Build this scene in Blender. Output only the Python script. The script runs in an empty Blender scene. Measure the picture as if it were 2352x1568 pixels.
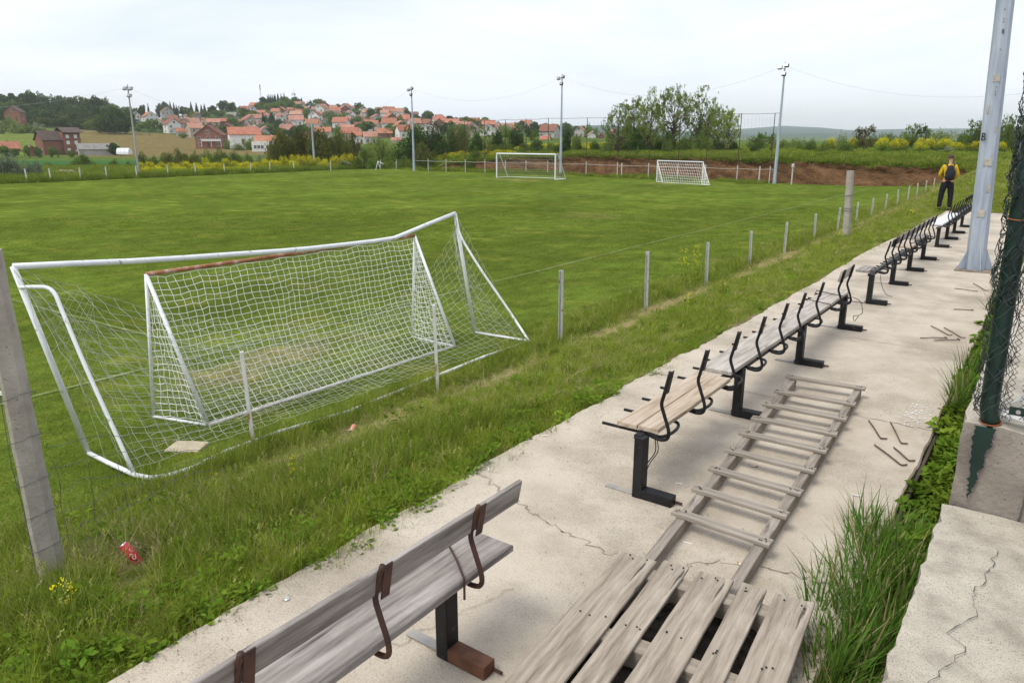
import bpy, math, random
import numpy as np
from mathutils import Vector, Matrix, Euler
R=math.radians
S=bpy.context.scene
C=S.collection
rng=np.random.default_rng(7); random.seed(7)
# ---------------------------------------------------------------- camera
F=1700.0; HC=2.4                       # focal length in photo pixels (2352 wide), eye height over the walkway
YAW=R(36.0705); TH=R(15.3292)
cam=bpy.data.objects.new('camera',bpy.data.cameras.new('camera')); C.objects.link(cam)
cam.location=(0,0,HC); cam.rotation_euler=(R(90)-TH,0,YAW)
cam.data.lens=36*F/2352; cam.data.sensor_width=36; cam.data.clip_start=.05; cam.data.clip_end=12000
S.camera=cam
S.view_settings.view_transform='Standard'; S.view_settings.look='None'; S.view_settings.gamma=1; S.view_settings.exposure=0.7
S.cycles.use_denoising=True; S.cycles.max_bounces=6; S.cycles.diffuse_bounces=3; S.cycles.glossy_bounces=2
S.cycles.transmission_bounces=4; S.cycles.transparent_max_bounces=12; S.cycles.volume_bounces=1
S.cycles.caustics_reflective=False; S.cycles.caustics_refractive=False
# ---------------------------------------------------------------- sky and sun (thin bright overcast)
SUN_EL=R(58); SUN_AZ=R(200)
w=bpy.data.worlds.new('World'); S.world=w; w.use_nodes=True
nt=w.node_tree; N=nt.nodes; L=nt.links; bg=N['Background']
sky=N.new('ShaderNodeTexSky'); sky.sky_type='NISHITA'; sky.sun_disc=False
sky.sun_elevation=SUN_EL; sky.sun_rotation=SUN_AZ; sky.air_density=1.0; sky.dust_density=1.2
tc=N.new('ShaderNodeTexCoord'); mp=N.new('ShaderNodeMapping'); mp.inputs['Scale'].default_value=(1,1,4.5); mp.inputs['Rotation'].default_value=(0,0,R(25))
L.new(tc.outputs['Generated'],mp.inputs['Vector'])
cn=N.new('ShaderNodeTexNoise'); cn.inputs['Scale'].default_value=1.7; cn.inputs['Detail'].default_value=7; cn.inputs['Roughness'].default_value=.55; cn.inputs['Distortion'].default_value=.5
L.new(mp.outputs[0],cn.inputs['Vector'])
cr=N.new('ShaderNodeValToRGB'); cr.color_ramp.elements[0].position=.36; cr.color_ramp.elements[0].color=(.52,.52,.52,1)
cr.color_ramp.elements[1].position=.60; cr.color_ramp.elements[1].color=(.97,.97,.97,1)
L.new(cn.outputs['Fac'],cr.inputs['Fac'])
mx=N.new('ShaderNodeMix'); mx.data_type='RGBA'; mx.inputs['B'].default_value=(6.75,7.05,7.6,1)
L.new(cr.outputs['Color'],mx.inputs['Factor']); L.new(sky.outputs[0],mx.inputs['A']); L.new(mx.outputs['Result'],bg.inputs['Color'])
bg.inputs['Strength'].default_value=.1
sl=bpy.data.lights.new('sun','SUN'); sl.energy=1.5; sl.angle=R(24); sl.color=(1,.95,.86)
so=bpy.data.objects.new('sun',sl); C.objects.link(so)
d=Vector((math.sin(SUN_AZ)*math.cos(SUN_EL),math.cos(SUN_AZ)*math.cos(SUN_EL),math.sin(SUN_EL)))
so.rotation_euler=d.to_track_quat('Z','Y').to_euler(); so.location=(0,0,30)
# ---------------------------------------------------------------- photo pixel -> place
cy_,sy_=math.cos(YAW),math.sin(YAW); CT_,ST_=math.cos(TH),math.sin(TH)
def rayd(px,py):
    x=(px-1176)/F; k=(784-py)/F
    q=(x, CT_+k*ST_, -ST_+k*CT_)
    return Vector((cy_*q[0]-sy_*q[1], sy_*q[0]+cy_*q[1], q[2]))
def onz(px,py,z):
    d=rayd(px,py); s=(z-HC)/d.z; return Vector((d.x*s,d.y*s,z))
def ony(px,py,y):
    d=rayd(px,py); s=y/d.y; return Vector((d.x*s,y,HC+d.z*s))
def onx(px,py,x):
    d=rayd(px,py); s=x/d.x; return Vector((x,d.y*s,HC+d.z*s))
def at(px,py,dep):
    d=rayd(px,py); q1=-sy_*d.x+cy_*d.y; s=dep/q1; return Vector((d.x*s,d.y*s,HC+d.z*s))
def rowz(row,dep):
    k=(784-np.asarray(row,float))/F; return HC+dep*(k*CT_-ST_)/(CT_+k*ST_)
def pxw(wpx,dep): return wpx*dep/1763.0
# ---------------------------------------------------------------- terrain
def sstep(a,b,x):
    t=np.clip((x-a)/(b-a),0,1); return t*t*(3-2*t)
def y_bank(x): return np.interp(x,[-90,-67,-50,-40,-30,-20.6,-12.9,-8,-5],[79,77,76.3,75,73,70.8,68.8,68.2,66])
FAR={-500:[(60,430),(100,402),(160,385),(250,366),(290,356),(380,320),(450,300),(560,270),(800,250),(1200,300),(4000,300),(6000,300)],
0:[(60,430),(100,400),(150,385),(250,367),(290,354),(350,322),(400,306),(440,295),(560,264),(800,262),(1200,300),(4000,300),(6000,300)],
300:[(60,430),(100,399),(160,382),(250,367),(285,359),(360,330),(450,305),(520,293),(650,280),(900,284),(1200,300),(4000,300),(6000,300)],
450:[(60,430),(100,398),(160,380),(250,363),(300,352),(380,335),(450,315),(600,272),(750,262),(1000,275),(1300,300),(4000,300),(6000,300)],
600:[(60,430),(100,397),(200,371),(300,352),(350,342),(450,312),(600,265),(750,240),(1000,252),(1300,300),(4000,300),(6000,300)],
700:[(60,430),(100,397),(200,369),(300,352),(350,340),(450,310),(600,268),(750,240),(1000,252),(1300,300),(4000,300),(6000,300)],
800:[(60,430),(100,396),(200,365),(300,347),(350,337),(450,312),(600,277),(720,250),(1000,264),(1300,300),(4000,300),(6000,300)],
900:[(60,430),(100,394),(200,358),(300,338),(400,318),(500,300),(650,266),(750,259),(1000,272),(1300,302),(4000,300),(6000,300)],
1050:[(60,400),(80,382),(100,366),(200,342),(300,326),(400,316),(550,297),(700,278),(1000,292),(1500,306),(4000,298),(6000,300)],
1200:[(60,385),(80,368),(100,354),(200,334),(300,322),(450,313),(600,298),(700,291),(1000,302),(1800,312),(4000,292),(6000,300)],
1400:[(60,376),(73,360),(100,348),(200,332),(300,322),(450,317),(600,309),(700,307),(1000,316),(1800,316),(4000,287),(6000,299)],
1620:[(60,372),(73,357),(100,347),(200,333),(350,325),(700,328),(1800,322),(4000,308),(4800,302),(6500,303)],
1800:[(60,372),(73,357),(100,347),(200,333),(350,325),(700,328),(1800,322),(4000,304),(4800,289),(6500,297)],
1950:[(60,372),(73,357),(100,347),(200,333),(350,325),(700,328),(1800,322),(4000,306),(4800,299),(6500,301)],
1880:[(60,372),(73,357),(100,347),(200,333),(350,325),(700,328),(1800,322),(4000,303),(4800,293),(6500,299)],
2080:[(60,372),(73,357),(100,347),(200,333),(350,325),(700,328),(1800,322),(4000,306),(4800,296),(6500,300)],
2400:[(60,372),(73,357),(100,347),(200,333),(350,322),(700,324),(1800,322),(4000,303),(4800,294),(6500,296)],
3400:[(60,372),(73,357),(100,347),(200,333),(350,322),(700,324),(1800,322),(4000,303),(4800,294),(6500,296)]}
_deps=np.array([60,73,80,90,100,120,150,200,250,290,320,350,400,450,500,560,600,650,700,750,800,1000,1300,1800,2500,4000,4800,5500,6500.])
_pxs=np.array(sorted(FAR)); _G=np.array([[np.interp(math.log(dd),np.log([a for a,b in FAR[p]]),[b for a,b in FAR[p]]) for dd in _deps] for p in _pxs])
_GZ=np.array([[float(rowz(_G[i,j],_deps[j])) for j in range(len(_deps))] for i in range(len(_pxs))])
def farz(x,y):
    q0=cy_*x+sy_*y; q1=-sy_*x+cy_*y
    q1=np.maximum(q1,30.0); px=np.clip(1176+1763*q0/q1,_pxs[0],_pxs[-1])
    ld=np.log(np.clip(q1,60,6499)); fi=np.interp(px,_pxs,np.arange(len(_pxs))); fj=np.interp(ld,np.log(_deps),np.arange(len(_deps)))
    i=np.minimum(fi.astype(int),len(_pxs)-2); j=np.minimum(fj.astype(int),len(_deps)-2); a=fi-i; b=fj-j
    return (_GZ[i,j]*(1-a)*(1-b)+_GZ[i+1,j]*a*(1-b)+_GZ[i,j+1]*(1-a)*b+_GZ[i+1,j+1]*a*b)
def wob(x,y,s,a):
    return a*(np.sin(x*s*1.3+y*s*.7)+np.sin(x*s*.6-y*s*1.7+1.3)+np.sin(x*s*2.1+y*s*2.3+.5)*.5)/2.5
def upper(y): return .95*sstep(31,62,y)
def gz(x,y):
    x=np.asarray(x,float); y=np.asarray(y,float)
    prof=np.interp(x,[-20,-14,-9,-7.2,-6.5,-5.5,-4.5,-3.3,-.6,-.45,.1,3],[-1.6,-1.5,-1.32,-1.22,-1.05,-.68,-.32,-.05,-.12,-.3,-.25,-.1])
    prof=np.where((x>-3.3),np.where(y>29.5,0*prof-.02+.25*sstep(-2,1,x),prof),prof)
    near=prof+upper(y)*np.interp(x,[-7.5,-3.3],[0,1])+wob(x,y,.9,.03)*np.interp(x,[-9,-7],[.3,1])
    near=near+np.where((x>-.3)&(y>11),.25*sstep(11,14,y),0)
    # behind the earth bank
    db=y-y_bank(x)
    fz=farz(x,y)
    k=np.maximum(sstep(-80,-88,x), sstep(.9,4.5,db))
    ff=np.where(x<-78, np.minimum(fz,0*fz-1.6+.02*np.abs(x+80)+ .05*np.maximum(0,np.abs(x+80)-20)),fz)
    k2=sstep(-80,-100,x); 
    far=fz
    z=near*(1-k)+far*k
    # right hand bank joins the plateau
    kr=sstep(60,76,y)*sstep(-7,-3,x); z=z*(1-kr)+far*kr
    return z
def gzf(x,y): return float(gz(np.array([x]),np.array([y]))[0])
def hit(px,row,lo=90,hi=1100):
    """first place where the line of sight through (px,row) meets the terrain"""
    dd=np.exp(np.linspace(math.log(lo),math.log(hi),700)); d=rayd(px,row); q=-sy_*d.x+cy_*d.y
    X=d.x/q*dd; Y=d.y/q*dd; Z=HC+d.z/q*dd; g=gz(X,Y); idx=np.where(Z<=g)[0]
    if len(idx)==0: j=int(np.argmin(Z-g))
    else: j=idx[0]
    return dd[j],float(X[j]),float(Y[j]),float(g[j])
# ---------------------------------------------------------------- materials
MAT={}
def mat(name,cols,scale=4.0,rough=.8,bump=0.0,bscale=None,stretch=(1,1,1),metal=0.0,detail=6,spread=(.35,.65),spec=.3,trans=0.0,objrand=0.0,speck=None,coord='Object',dist=.02,stain=None):
    if name in MAT: return MAT[name]
    m=bpy.data.materials.new(name); m.use_nodes=True; n=m.node_tree.nodes; l=m.node_tree.links; b=n['Principled BSDF']
    b.inputs['Roughness'].default_value=rough; b.inputs['Metallic'].default_value=metal; b.inputs['Specular IOR Level'].default_value=spec
    if isinstance(cols[0],(int,float)): cols=[cols,cols]
    t=n.new('ShaderNodeTexCoord'); mp=n.new('ShaderNodeMapping'); mp.inputs['Scale'].default_value=stretch
    l.new(t.outputs[coord],mp.inputs['Vector'])
    no=n.new('ShaderNodeTexNoise'); no.inputs['Scale'].default_value=scale; no.inputs['Detail'].default_value=detail; no.inputs['Roughness'].default_value=.6
    l.new(mp.outputs[0],no.inputs['Vector'])
    r=n.new('ShaderNodeValToRGB'); e=r.color_ramp.elements; e[0].position=spread[0]; e[1].position=spread[1]
    e[0].color=(*cols[0],1); e[1].color=(*cols[-1],1)
    for i,c in enumerate(cols[1:-1]):
        q=e.new(spread[0]+(spread[1]-spread[0])*(i+1)/(len(cols)-1)); q.color=(*c,1)
    l.new(no.outputs['Fac'],r.inputs['Fac']); col=r.outputs['Color']
    if speck:
        sc,thr,sc_col,amt=speck
        v=n.new('ShaderNodeTexNoise'); v.inputs['Scale'].default_value=sc; v.inputs['Detail'].default_value=3; l.new(mp.outputs[0],v.inputs['Vector'])
        mr=n.new('ShaderNodeMapRange'); mr.inputs['From Min'].default_value=thr; mr.inputs['From Max'].default_value=thr+.06; mr.inputs['To Max'].default_value=amt
        l.new(v.outputs['Fac'],mr.inputs['Value']); mx=n.new('ShaderNodeMix'); mx.data_type='RGBA'; mx.inputs['B'].default_value=(*sc_col,1)
        fac=mr.outputs[0]
        if stain:
            q=n.new('ShaderNodeTexNoise'); q.inputs['Scale'].default_value=stain[0]; q.inputs['Detail'].default_value=8; q.inputs['Roughness'].default_value=.65; l.new(t.outputs[coord],q.inputs['Vector'])
            q2=n.new('ShaderNodeMapRange'); q2.inputs['From Min'].default_value=.42; q2.inputs['From Max'].default_value=.64; q2.inputs['To Min'].default_value=.35; q2.inputs['To Max'].default_value=1.5; l.new(q.outputs['Fac'],q2.inputs['Value'])
            q3=n.new('ShaderNodeMath'); q3.operation='MULTIPLY'; l.new(fac,q3.inputs[0]); l.new(q2.outputs[0],q3.inputs[1]); fac=q3.outputs[0]
            q4=n.new('ShaderNodeMapRange'); q4.inputs['From Min'].default_value=.5; q4.inputs['From Max'].default_value=.70; q4.inputs['To Max'].default_value=stain[2]; l.new(q.outputs['Fac'],q4.inputs['Value'])
            m0=n.new('ShaderNodeMix'); m0.data_type='RGBA'; m0.inputs['B'].default_value=(*stain[1],1); l.new(q4.outputs[0],m0.inputs['Factor']); l.new(col,m0.inputs['A']); col=m0.outputs['Result']
        l.new(fac,mx.inputs['Factor']); l.new(col,mx.inputs['A']); col=mx.outputs['Result']
    if objrand:
        oi=n.new('ShaderNodeObjectInfo'); hs=n.new('ShaderNodeHueSaturation'); mr=n.new('ShaderNodeMapRange')
        mr.inputs['To Min'].default_value=1-objrand; mr.inputs['To Max'].default_value=1+objrand
        l.new(oi.outputs['Random'],mr.inputs['Value']); l.new(mr.outputs[0],hs.inputs['Value'])
        m2=n.new('ShaderNodeMapRange'); m2.inputs['To Min'].default_value=.5-objrand*.06; m2.inputs['To Max'].default_value=.5+objrand*.04
        mm=n.new('ShaderNodeMath'); mm.operation='FRACT'; m3=n.new('ShaderNodeMath'); m3.operation='MULTIPLY'; m3.inputs[1].default_value=7.31
        l.new(oi.outputs['Random'],m3.inputs[0]); l.new(m3.outputs[0],mm.inputs[0]); l.new(mm.outputs[0],m2.inputs['Value']); l.new(m2.outputs[0],hs.inputs['Hue'])
        l.new(col,hs.inputs['Color']); col=hs.outputs['Color']
    l.new(col,b.inputs['Base Color'])
    if bump:
        bn=n.new('ShaderNodeTexNoise'); bn.inputs['Scale'].default_value=bscale or scale*6; bn.inputs['Detail'].default_value=5; l.new(mp.outputs[0],bn.inputs['Vector'])
        bu=n.new('ShaderNodeBump'); bu.inputs['Strength'].default_value=bump; bu.inputs['Distance'].default_value=dist
        l.new(bn.outputs['Fac'],bu.inputs['Height']); l.new(bu.outputs[0],b.inputs['Normal'])
    if trans:
        tr=n.new('ShaderNodeBsdfTranslucent'); l.new(col,tr.inputs['Color']); ms=n.new('ShaderNodeMixShader'); ms.inputs[0].default_value=trans
        l.new(b.outputs[0],ms.inputs[1]); l.new(tr.outputs[0],ms.inputs[2]); l.new(ms.outputs[0],n['Material Output'].inputs['Surface'])
    MAT[name]=m; return m
# ---------------------------------------------------------------- mesh helpers
def mesh_np(name,V,Fc,mats=None,midx=None,smooth=False):
    """V (n,3) array, Fc (m,k) array of equal sized faces"""
    V=np.asarray(V,dtype=np.float32); Fc=np.asarray(Fc,dtype=np.int32); k=Fc.shape[1]
    me=bpy.data.meshes.new(name); me.vertices.add(len(V)); me.vertices.foreach_set('co',V.ravel())
    me.loops.add(Fc.size); me.loops.foreach_set('vertex_index',Fc.ravel())
    me.polygons.add(len(Fc)); me.polygons.foreach_set('loop_start',np.arange(0,Fc.size,k,dtype=np.int32))
    me.polygons.foreach_set('loop_total',np.full(len(Fc),k,dtype=np.int32))
    if midx is not None: me.polygons.foreach_set('material_index',np.asarray(midx,dtype=np.int32))
    me.polygons.foreach_set('use_smooth',np.full(len(Fc),smooth,dtype=bool))
    me.update(calc_edges=True)
    for m in (mats or []): me.materials.append(m)
    return me
class MB:
    def __init__(s): s.v=[]; s.f=[]; s.m=[]
    def add(s,vs,fs,m=0):
        b=len(s.v); s.v.extend([tuple(v) for v in vs]); s.f.extend([tuple(i+b for i in f) for f in fs]); s.m.extend([m]*len(fs)); return s
    def box(s,c,d,rot=None,m=0,taper=1.0):
        c=Vector(c); x,y,z=d[0]/2,d[1]/2,d[2]/2
        P=[Vector((a*x*(taper if g>0 else 1),b*y*(taper if g>0 else 1),g*z)) for g in(-1,1) for b in(-1,1) for a in(-1,1)]
        if rot is not None: P=[rot@p for p in P]
        return s.add([p+c for p in P],[(0,2,3,1),(4,5,7,6),(0,1,5,4),(2,6,7,3),(0,4,6,2),(1,3,7,5)],m)
    def beam(s,a,b,w,h,m=0,up=(0,0,1)):
        a=Vector(a);b=Vector(b);d=(b-a); l=d.length; d.normalize(); u=Vector(up); x=d.cross(u)
        if x.length<1e-4: x=d.cross(Vector((0,1,0)))
        x.normalize(); z=x.cross(d); M=Matrix((x,d,z)).transposed()
        return s.box((a+b)/2,(w,l,h),M,m)
    def tube(s,pts,r,n=8,m=0,cap=True):
        pts=[Vector(p) for p in pts]; K=len(pts); rr=r if isinstance(r,(list,tuple)) else [r]*K
        vs=[]; ref=None
        for i,p in enumerate(pts):
            t=(pts[min(i+1,K-1)]-pts[max(i-1,0)])
            if t.length<1e-9: t=Vector((0,0,1))
            t.normalize()
            if ref is None:
                ref=t.cross(Vector((0,0,1)) if abs(t.z)<.9 else Vector((1,0,0))); ref.normalize()
            else:
                ref=ref-t*ref.dot(t)
                if ref.length<1e-6: ref=t.orthogonal()
                ref.normalize()
            o=t.cross(ref)
            for j in range(n):
                a=2*math.pi*j/n; vs.append(p+(ref*math.cos(a)+o*math.sin(a))*rr[i])
        fs=[(i*n+j,i*n+(j+1)%n,(i+1)*n+(j+1)%n,(i+1)*n+j) for i in range(K-1) for j in range(n)]
        if cap and n>2: fs.append(tuple(range(n))[::-1]); fs.append(tuple((K-1)*n+j for j in range(n)))
        return s.add(vs,fs,m)
    def lathe(s,prof,c=(0,0,0),n=24,m=0,M=None):
        vs=[];c=Vector(c)
        for r,z in prof:
            for j in range(n):
                a=2*math.pi*j/n; p=Vector((r*math.cos(a),r*math.sin(a),z)); vs.append((M@p if M else p)+c)
        K=len(prof); fs=[(i*n+j,i*n+(j+1)%n,(i+1)*n+(j+1)%n,(i+1)*n+j) for i in range(K-1) for j in range(n)]
        fs.append(tuple(range(n))[::-1]); fs.append(tuple((K-1)*n+j for j in range(n)))
        return s.add(vs,fs,m)
    def mesh(s,name,mats,smooth=False):
        me=bpy.data.meshes.new(name); me.from_pydata(s.v,[],s.f); me.update()
        for mm in (mats if isinstance(mats,(list,tuple)) else [mats]): me.materials.append(mm)
        me.polygons.foreach_set('material_index',np.array(s.m,dtype=np.int32))
        if smooth: me.polygons.foreach_set('use_smooth',np.ones(len(s.f),dtype=bool))
        return me
    def obj(s,name,mats,parent=None,smooth=False,bevel=0):
        o=bpy.data.objects.new(name,s.mesh(name,mats,smooth)); C.objects.link(o)
        if parent: o.parent=parent
        if bevel:
            b=o.modifiers.new('bevel','BEVEL'); b.width=bevel; b.segments=2; b.limit_method='ANGLE'
        return o
def smooth_path(pts,k=6):
    """Catmull-Rom through points"""
    P=[Vector(p) for p in pts]; P=[P[0]*2-P[1]]+P+[P[-1]*2-P[-2]]; out=[]
    for i in range(1,len(P)-2):
        for j in range(k):
            t=j/k; a,b,c,d=P[i-1],P[i],P[i+1],P[i+2]
            out.append(.5*((2*b)+(c-a)*t+(2*a-5*b+4*c-d)*t*t+(3*b-a-3*c+d)*t**3))
    out.append(P[-2]); return out
def lk(name,me,parent=None,loc=None):
    o=bpy.data.objects.new(name,me); C.objects.link(o)
    if parent: o.parent=parent
    if loc is not None: o.location=loc
    return o
def thing(name,label,cat,loc=(0,0,0),rz=0,group=None):
    o=bpy.data.objects.new(name,None); C.objects.link(o); o.location=loc; o.rotation_euler=(0,0,rz); o.empty_display_size=.2
    o['label']=label; o['category']=cat
    if group: o['group']=group
    return o
def tag(o,label,cat,group=None):
    o['label']=label; o['category']=cat
    if group: o['group']=group
    return o
def struct(o,label=None):
    o['kind']='structure'
    if label: o['label']=label
    return o
def copy_tree(o,parent=None):
    c=o.copy(); C.objects.link(c)
    if parent: c.parent=parent
    for ch in list(o.children): copy_tree(ch,c)
    return c
def noisy(me,amp,scale=3.0,seed=0,axes=(1,1,1)):
    from mathutils import noise
    for v in me.vertices:
        n=noise.noise_vector(v.co*scale+Vector((seed*7.1,seed*3.3,0))); v.co+=Vector((n.x*axes[0],n.y*axes[1],n.z*axes[2]))*amp
ORD=['first','second','third','fourth','fifth','sixth','seventh','eighth','ninth','tenth','eleventh','twelfth','thirteenth','fourteenth','fifteenth','sixteenth','seventeenth','eighteenth','nineteenth','twentieth']
def ordn(i): 
    if i<20: return ORD[i]
    return ['twenty','thirty','forty','fifty'][(i+1)//10-2]+('-'+ORD[(i+1)%10-1] if (i+1)%10 else 'th')
# ================================================================= GROUND
def ground_mat():
    m=bpy.data.materials.new('ground_cover'); m.use_nodes=True; n=m.node_tree.nodes; l=m.node_tree.links; b=n['Principled BSDF']
    b.inputs['Roughness'].default_value=.95; b.inputs['Specular IOR Level'].default_value=.0
    a=n.new('ShaderNodeAttribute'); a.attribute_name='soil'
    t=n.new('ShaderNodeTexCoord')
    def noise(sc,det,st=(1,1,1)):
        mp=n.new('ShaderNodeMapping'); mp.inputs['Scale'].default_value=st; l.new(t.outputs['Object'],mp.inputs[0])
        q=n.new('ShaderNodeTexNoise'); q.inputs['Scale'].default_value=sc; q.inputs['Detail'].default_value=det; q.inputs['Roughness'].default_value=.62; l.new(mp.outputs[0],q.inputs['Vector']); return q.outputs['Fac']
    def rng_(v,a0,a1,b0,b1):
        q=n.new('ShaderNodeMapRange'); q.inputs['From Min'].default_value=a0; q.inputs['From Max'].default_value=a1; q.inputs['To Min'].default_value=b0; q.inputs['To Max'].default_value=b1; l.new(v,q.inputs['Value']); return q.outputs[0]
    big=rng_(noise(.22,5),.35,.65,.84,1.16); mid=rng_(noise(1.6,6,(1,.6,1)),.3,.7,.70,1.30); fine=rng_(noise(26,4),.3,.7,.6,1.4)
    def mul(x,y):
        q=n.new('ShaderNodeMath'); q.operation='MULTIPLY'; l.new(x,q.inputs[0]); l.new(y,q.inputs[1]); return q.outputs[0]
    k=mul(mul(big,mid),fine)
    cc=n.new('ShaderNodeCombineColor'); [l.new(k,cc.inputs[i]) for i in range(3)]
    mx=n.new('ShaderNodeMix'); mx.data_type='RGBA'; mx.blend_type='MULTIPLY'; mx.inputs['Factor'].default_value=1; l.new(a.outputs['Color'],mx.inputs['A']); l.new(cc.outputs[0],mx.inputs['B'])
    # straw coloured thin patches
    pt=rng_(noise(.5,8,(1,1.6,1)),.52,.68,0,.75); m2=n.new('ShaderNodeMix'); m2.data_type='RGBA'; l.new(pt,m2.inputs['Factor']); l.new(mx.outputs['Result'],m2.inputs['A'])
    y=n.new('ShaderNodeMix'); y.data_type='RGBA'; y.blend_type='MULTIPLY'; y.inputs['Factor'].default_value=1; y.inputs['B'].default_value=(1.85,1.38,1.6,1); l.new(mx.outputs['Result'],y.inputs['A']); l.new(y.outputs['Result'],m2.inputs['B'])
    l.new(m2.outputs['Result'],b.inputs['Base Color'])
    bu=n.new('ShaderNodeBump'); bu.inputs['Strength'].default_value=.9; bu.inputs['Distance'].default_value=.03; l.new(noise(30,4),bu.inputs['Height']); l.new(bu.outputs[0],b.inputs['Normal'])
    return m
GM=ground_mat()
def soil(x,y):
    """ground albedo by what grows there"""
    x=np.asarray(x);y=np.asarray(y)
    G=np.array([.102,.146,.022]); out=np.ones(x.shape+(3,))*G
    out=out*(1+.07*np.sin(x*.52+.6*np.sin(y*.11))+.05*np.sin(y*.33+1.1)*np.cos(x*.13))[...,None]
    def put(w,c): out[:]=out*(1-w[...,None])+np.array(c)*w[...,None]
    bank=sstep(-7.9,-7.2,x)*sstep(-60,-40,-y*0-50)  # bank beside the walkway
    bank=sstep(-7.9,-7.2,x)
    for (gx,gy,ax,ay,am) in ((-44.3,61.3,3.6,.9,.75),(-10.9,7.6,.9,2.6,.55),(-29,64.2,2.6,.7,.5),(-20.3,35,2.2,2.0,.25)):
        dd=np.hypot((x-gx)/ax,(y-gy)/ay); put(sstep(1.2,.3,dd+.35*wob(x,y,2.3,1))*am,(.27,.215,.10))
    put(bank,(.14,.165,.033))
    nz=wob(x,y,1.1,1)+wob(x,y,3.1,.5)
    put(sstep(.35,1.0,.75-np.abs(x+6.15)/.75+nz*1.0)*(y<75),(.36,.28,.16))
    put(sstep(.5,1.1,1.0-np.abs(x+6.9)/.3+nz*.5)*(y>8)*(y<24),(.26,.21,.12))
    put((sstep(.8,1.1,1.35-np.hypot((x+5.0)/.8,(y-2.2)/.9)+nz*.2)),(.25,.2,.12))
    put(sstep(-3.4,-3.2,x)*(y<30),(.22,.18,.13))
    put(sstep(-2,-.5,x)*sstep(29,31,y)*0,(.1,.13,.03))
    beh=np.maximum(sstep(-79,-82,x),sstep(-.5,.8,y-y_bank(x)))
    put(beh,(.085,.13,.03))
    q0=cy_*x+sy_*y; q1=np.maximum(-sy_*x+cy_*y,20); px=1176+1763*q0/q1
    far=sstep(105,125,q1)
    put(far*sstep(380,330,px)*sstep(240,225,q1),(.045,.12,.035))     # crop field
    put(far*sstep(700,600,px)*sstep(268,275,q1)*sstep(470,455,q1)*sstep(150,190,px),(.165,.135,.055))   # tilled field
    put(far*sstep(200,150,px)*sstep(270,290,q1)*sstep(470,455,q1),(.13,.17,.04))
    put(sstep(455,470,q1)*(px<1650),(.05,.085,.03))
    put(sstep(1500,3000,q1),(.04,.075,.06))
    return out
def polar_ground():
    rs=[.5]; 
    while rs[-1]<7000: rs.append(rs[-1]*1.0175+.01)
    rs=np.array(rs)
    a=np.concatenate([np.arange(-180,-96,6),np.arange(-96,22,.25),np.arange(22,180,6)]); a=np.radians(a)
    X=np.outer(rs,np.sin(a)); Y=np.outer(rs,np.cos(a)); Z=gz(X,Y)
    V=np.stack([X,Y,Z],-1).reshape(-1,3); nr,na=X.shape
    i=np.arange(nr-1)[:,None]*na; j=np.arange(na)[None,:]; j2=(j+1)%na
    Fc=np.stack([i+j,i+na+j,i+na+j2,i+j2],-1).reshape(-1,4)[:,::-1]
    c=len(V); V=np.vstack([V,[0,0,-.25]]); 
    me=mesh_np('ground',V,Fc,[GM],smooth=True)
    col=np.ones((len(V),4),np.float32); col[:,:3]=soil(V[:,0],V[:,1]); ca=me.color_attributes.new('soil','FLOAT_COLOR','POINT'); ca.data.foreach_set('color',col.ravel())
    return struct(lk('ground',me))
polar_ground()
# earth bank at the far end of the pitch: cut soil face with a grassy lip
def earth_bank():
    xs=np.arange(-69,-3.6,.35); prof=[]; 
    wt=np.interp(xs,[-69,-62,-55,-45,-25,-12,-7,-4.5],[-1.3,-.5,-.05,.35,.3,.2,.15,-.2])
    bot=-1.75
    s=np.random.default_rng(3); ph=s.uniform(0,6,8)
    def nz(u,v): return sum(math.sin(u*f+v*g+ph[k])/(k+1.5) for k,(f,g) in enumerate([(.9,1.1),(2.3,2.9),(4.7,3.1),(8.1,7.7),(13,11)]))
    T=[0,.12,.25,.4,.55,.7,.82,.92,1.0]
    wt=wt+np.array([.13*nz(x*.55,3.1)+.07*nz(x*1.9,1.7) for x in xs])
    V=[];mi=[]
    for i,x in enumerate(xs):
        yb=float(y_bank(x)); x0=x
        for k,t in enumerate(T):
            z=bot+(wt[i]-bot)*t; inset=.15+.55*t**1.3+.17*nz(x*.8,z*2.2)+.06*nz(x*3.1,z*5)-(0.2 if t>.9 else 0)
            V.append((x,yb+inset,z))
        yt=yb+.7
        hi=float(gz(np.array([x]),np.array([yb+6.5]))[0])
        for (dy,h) in ((-.26,.10),(.0,.2),(.6,.38),(1.6,.62),(3.0,.85),(5.8,1.0)):
            V.append((x,yt+dy+.05*nz(x,dy), wt[i]+ (hi-wt[i])*h + (.05*nz(x*.7,dy) if h<1 else -.06)))
    nT=len(T)+6; n=len(xs)
    i=np.arange(n-1)[:,None]*nT; j=np.arange(nT-1)[None,:]
    Fc=np.stack([i+j,i+nT+j,i+nT+j+1,i+j+1],-1).reshape(-1,4)
    mi=np.tile(np.where(np.arange(nT-1)>=len(T),1,0),n-1)
    dirt=mat('cut_soil',[(.07,.034,.016),(.145,.073,.034),(.20,.115,.06)],scale=1.5,bump=.9,bscale=6,stretch=(.8,.8,1.5),rough=1,spread=(.3,.7),dist=.12,speck=(9,.62,(.36,.22,.13),.6))
    me=mesh_np('earth_bank',np.array(V),Fc,[dirt,GM],midx=mi,smooth=True)
    col=np.ones((len(V),4),np.float32); col[:,:3]=(.07,.11,.025); ca=me.color_attributes.new('soil','FLOAT_COLOR','POINT'); ca.data.foreach_set('color',col.ravel())
    return struct(lk('earth_bank',me))
earth_bank()
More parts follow.
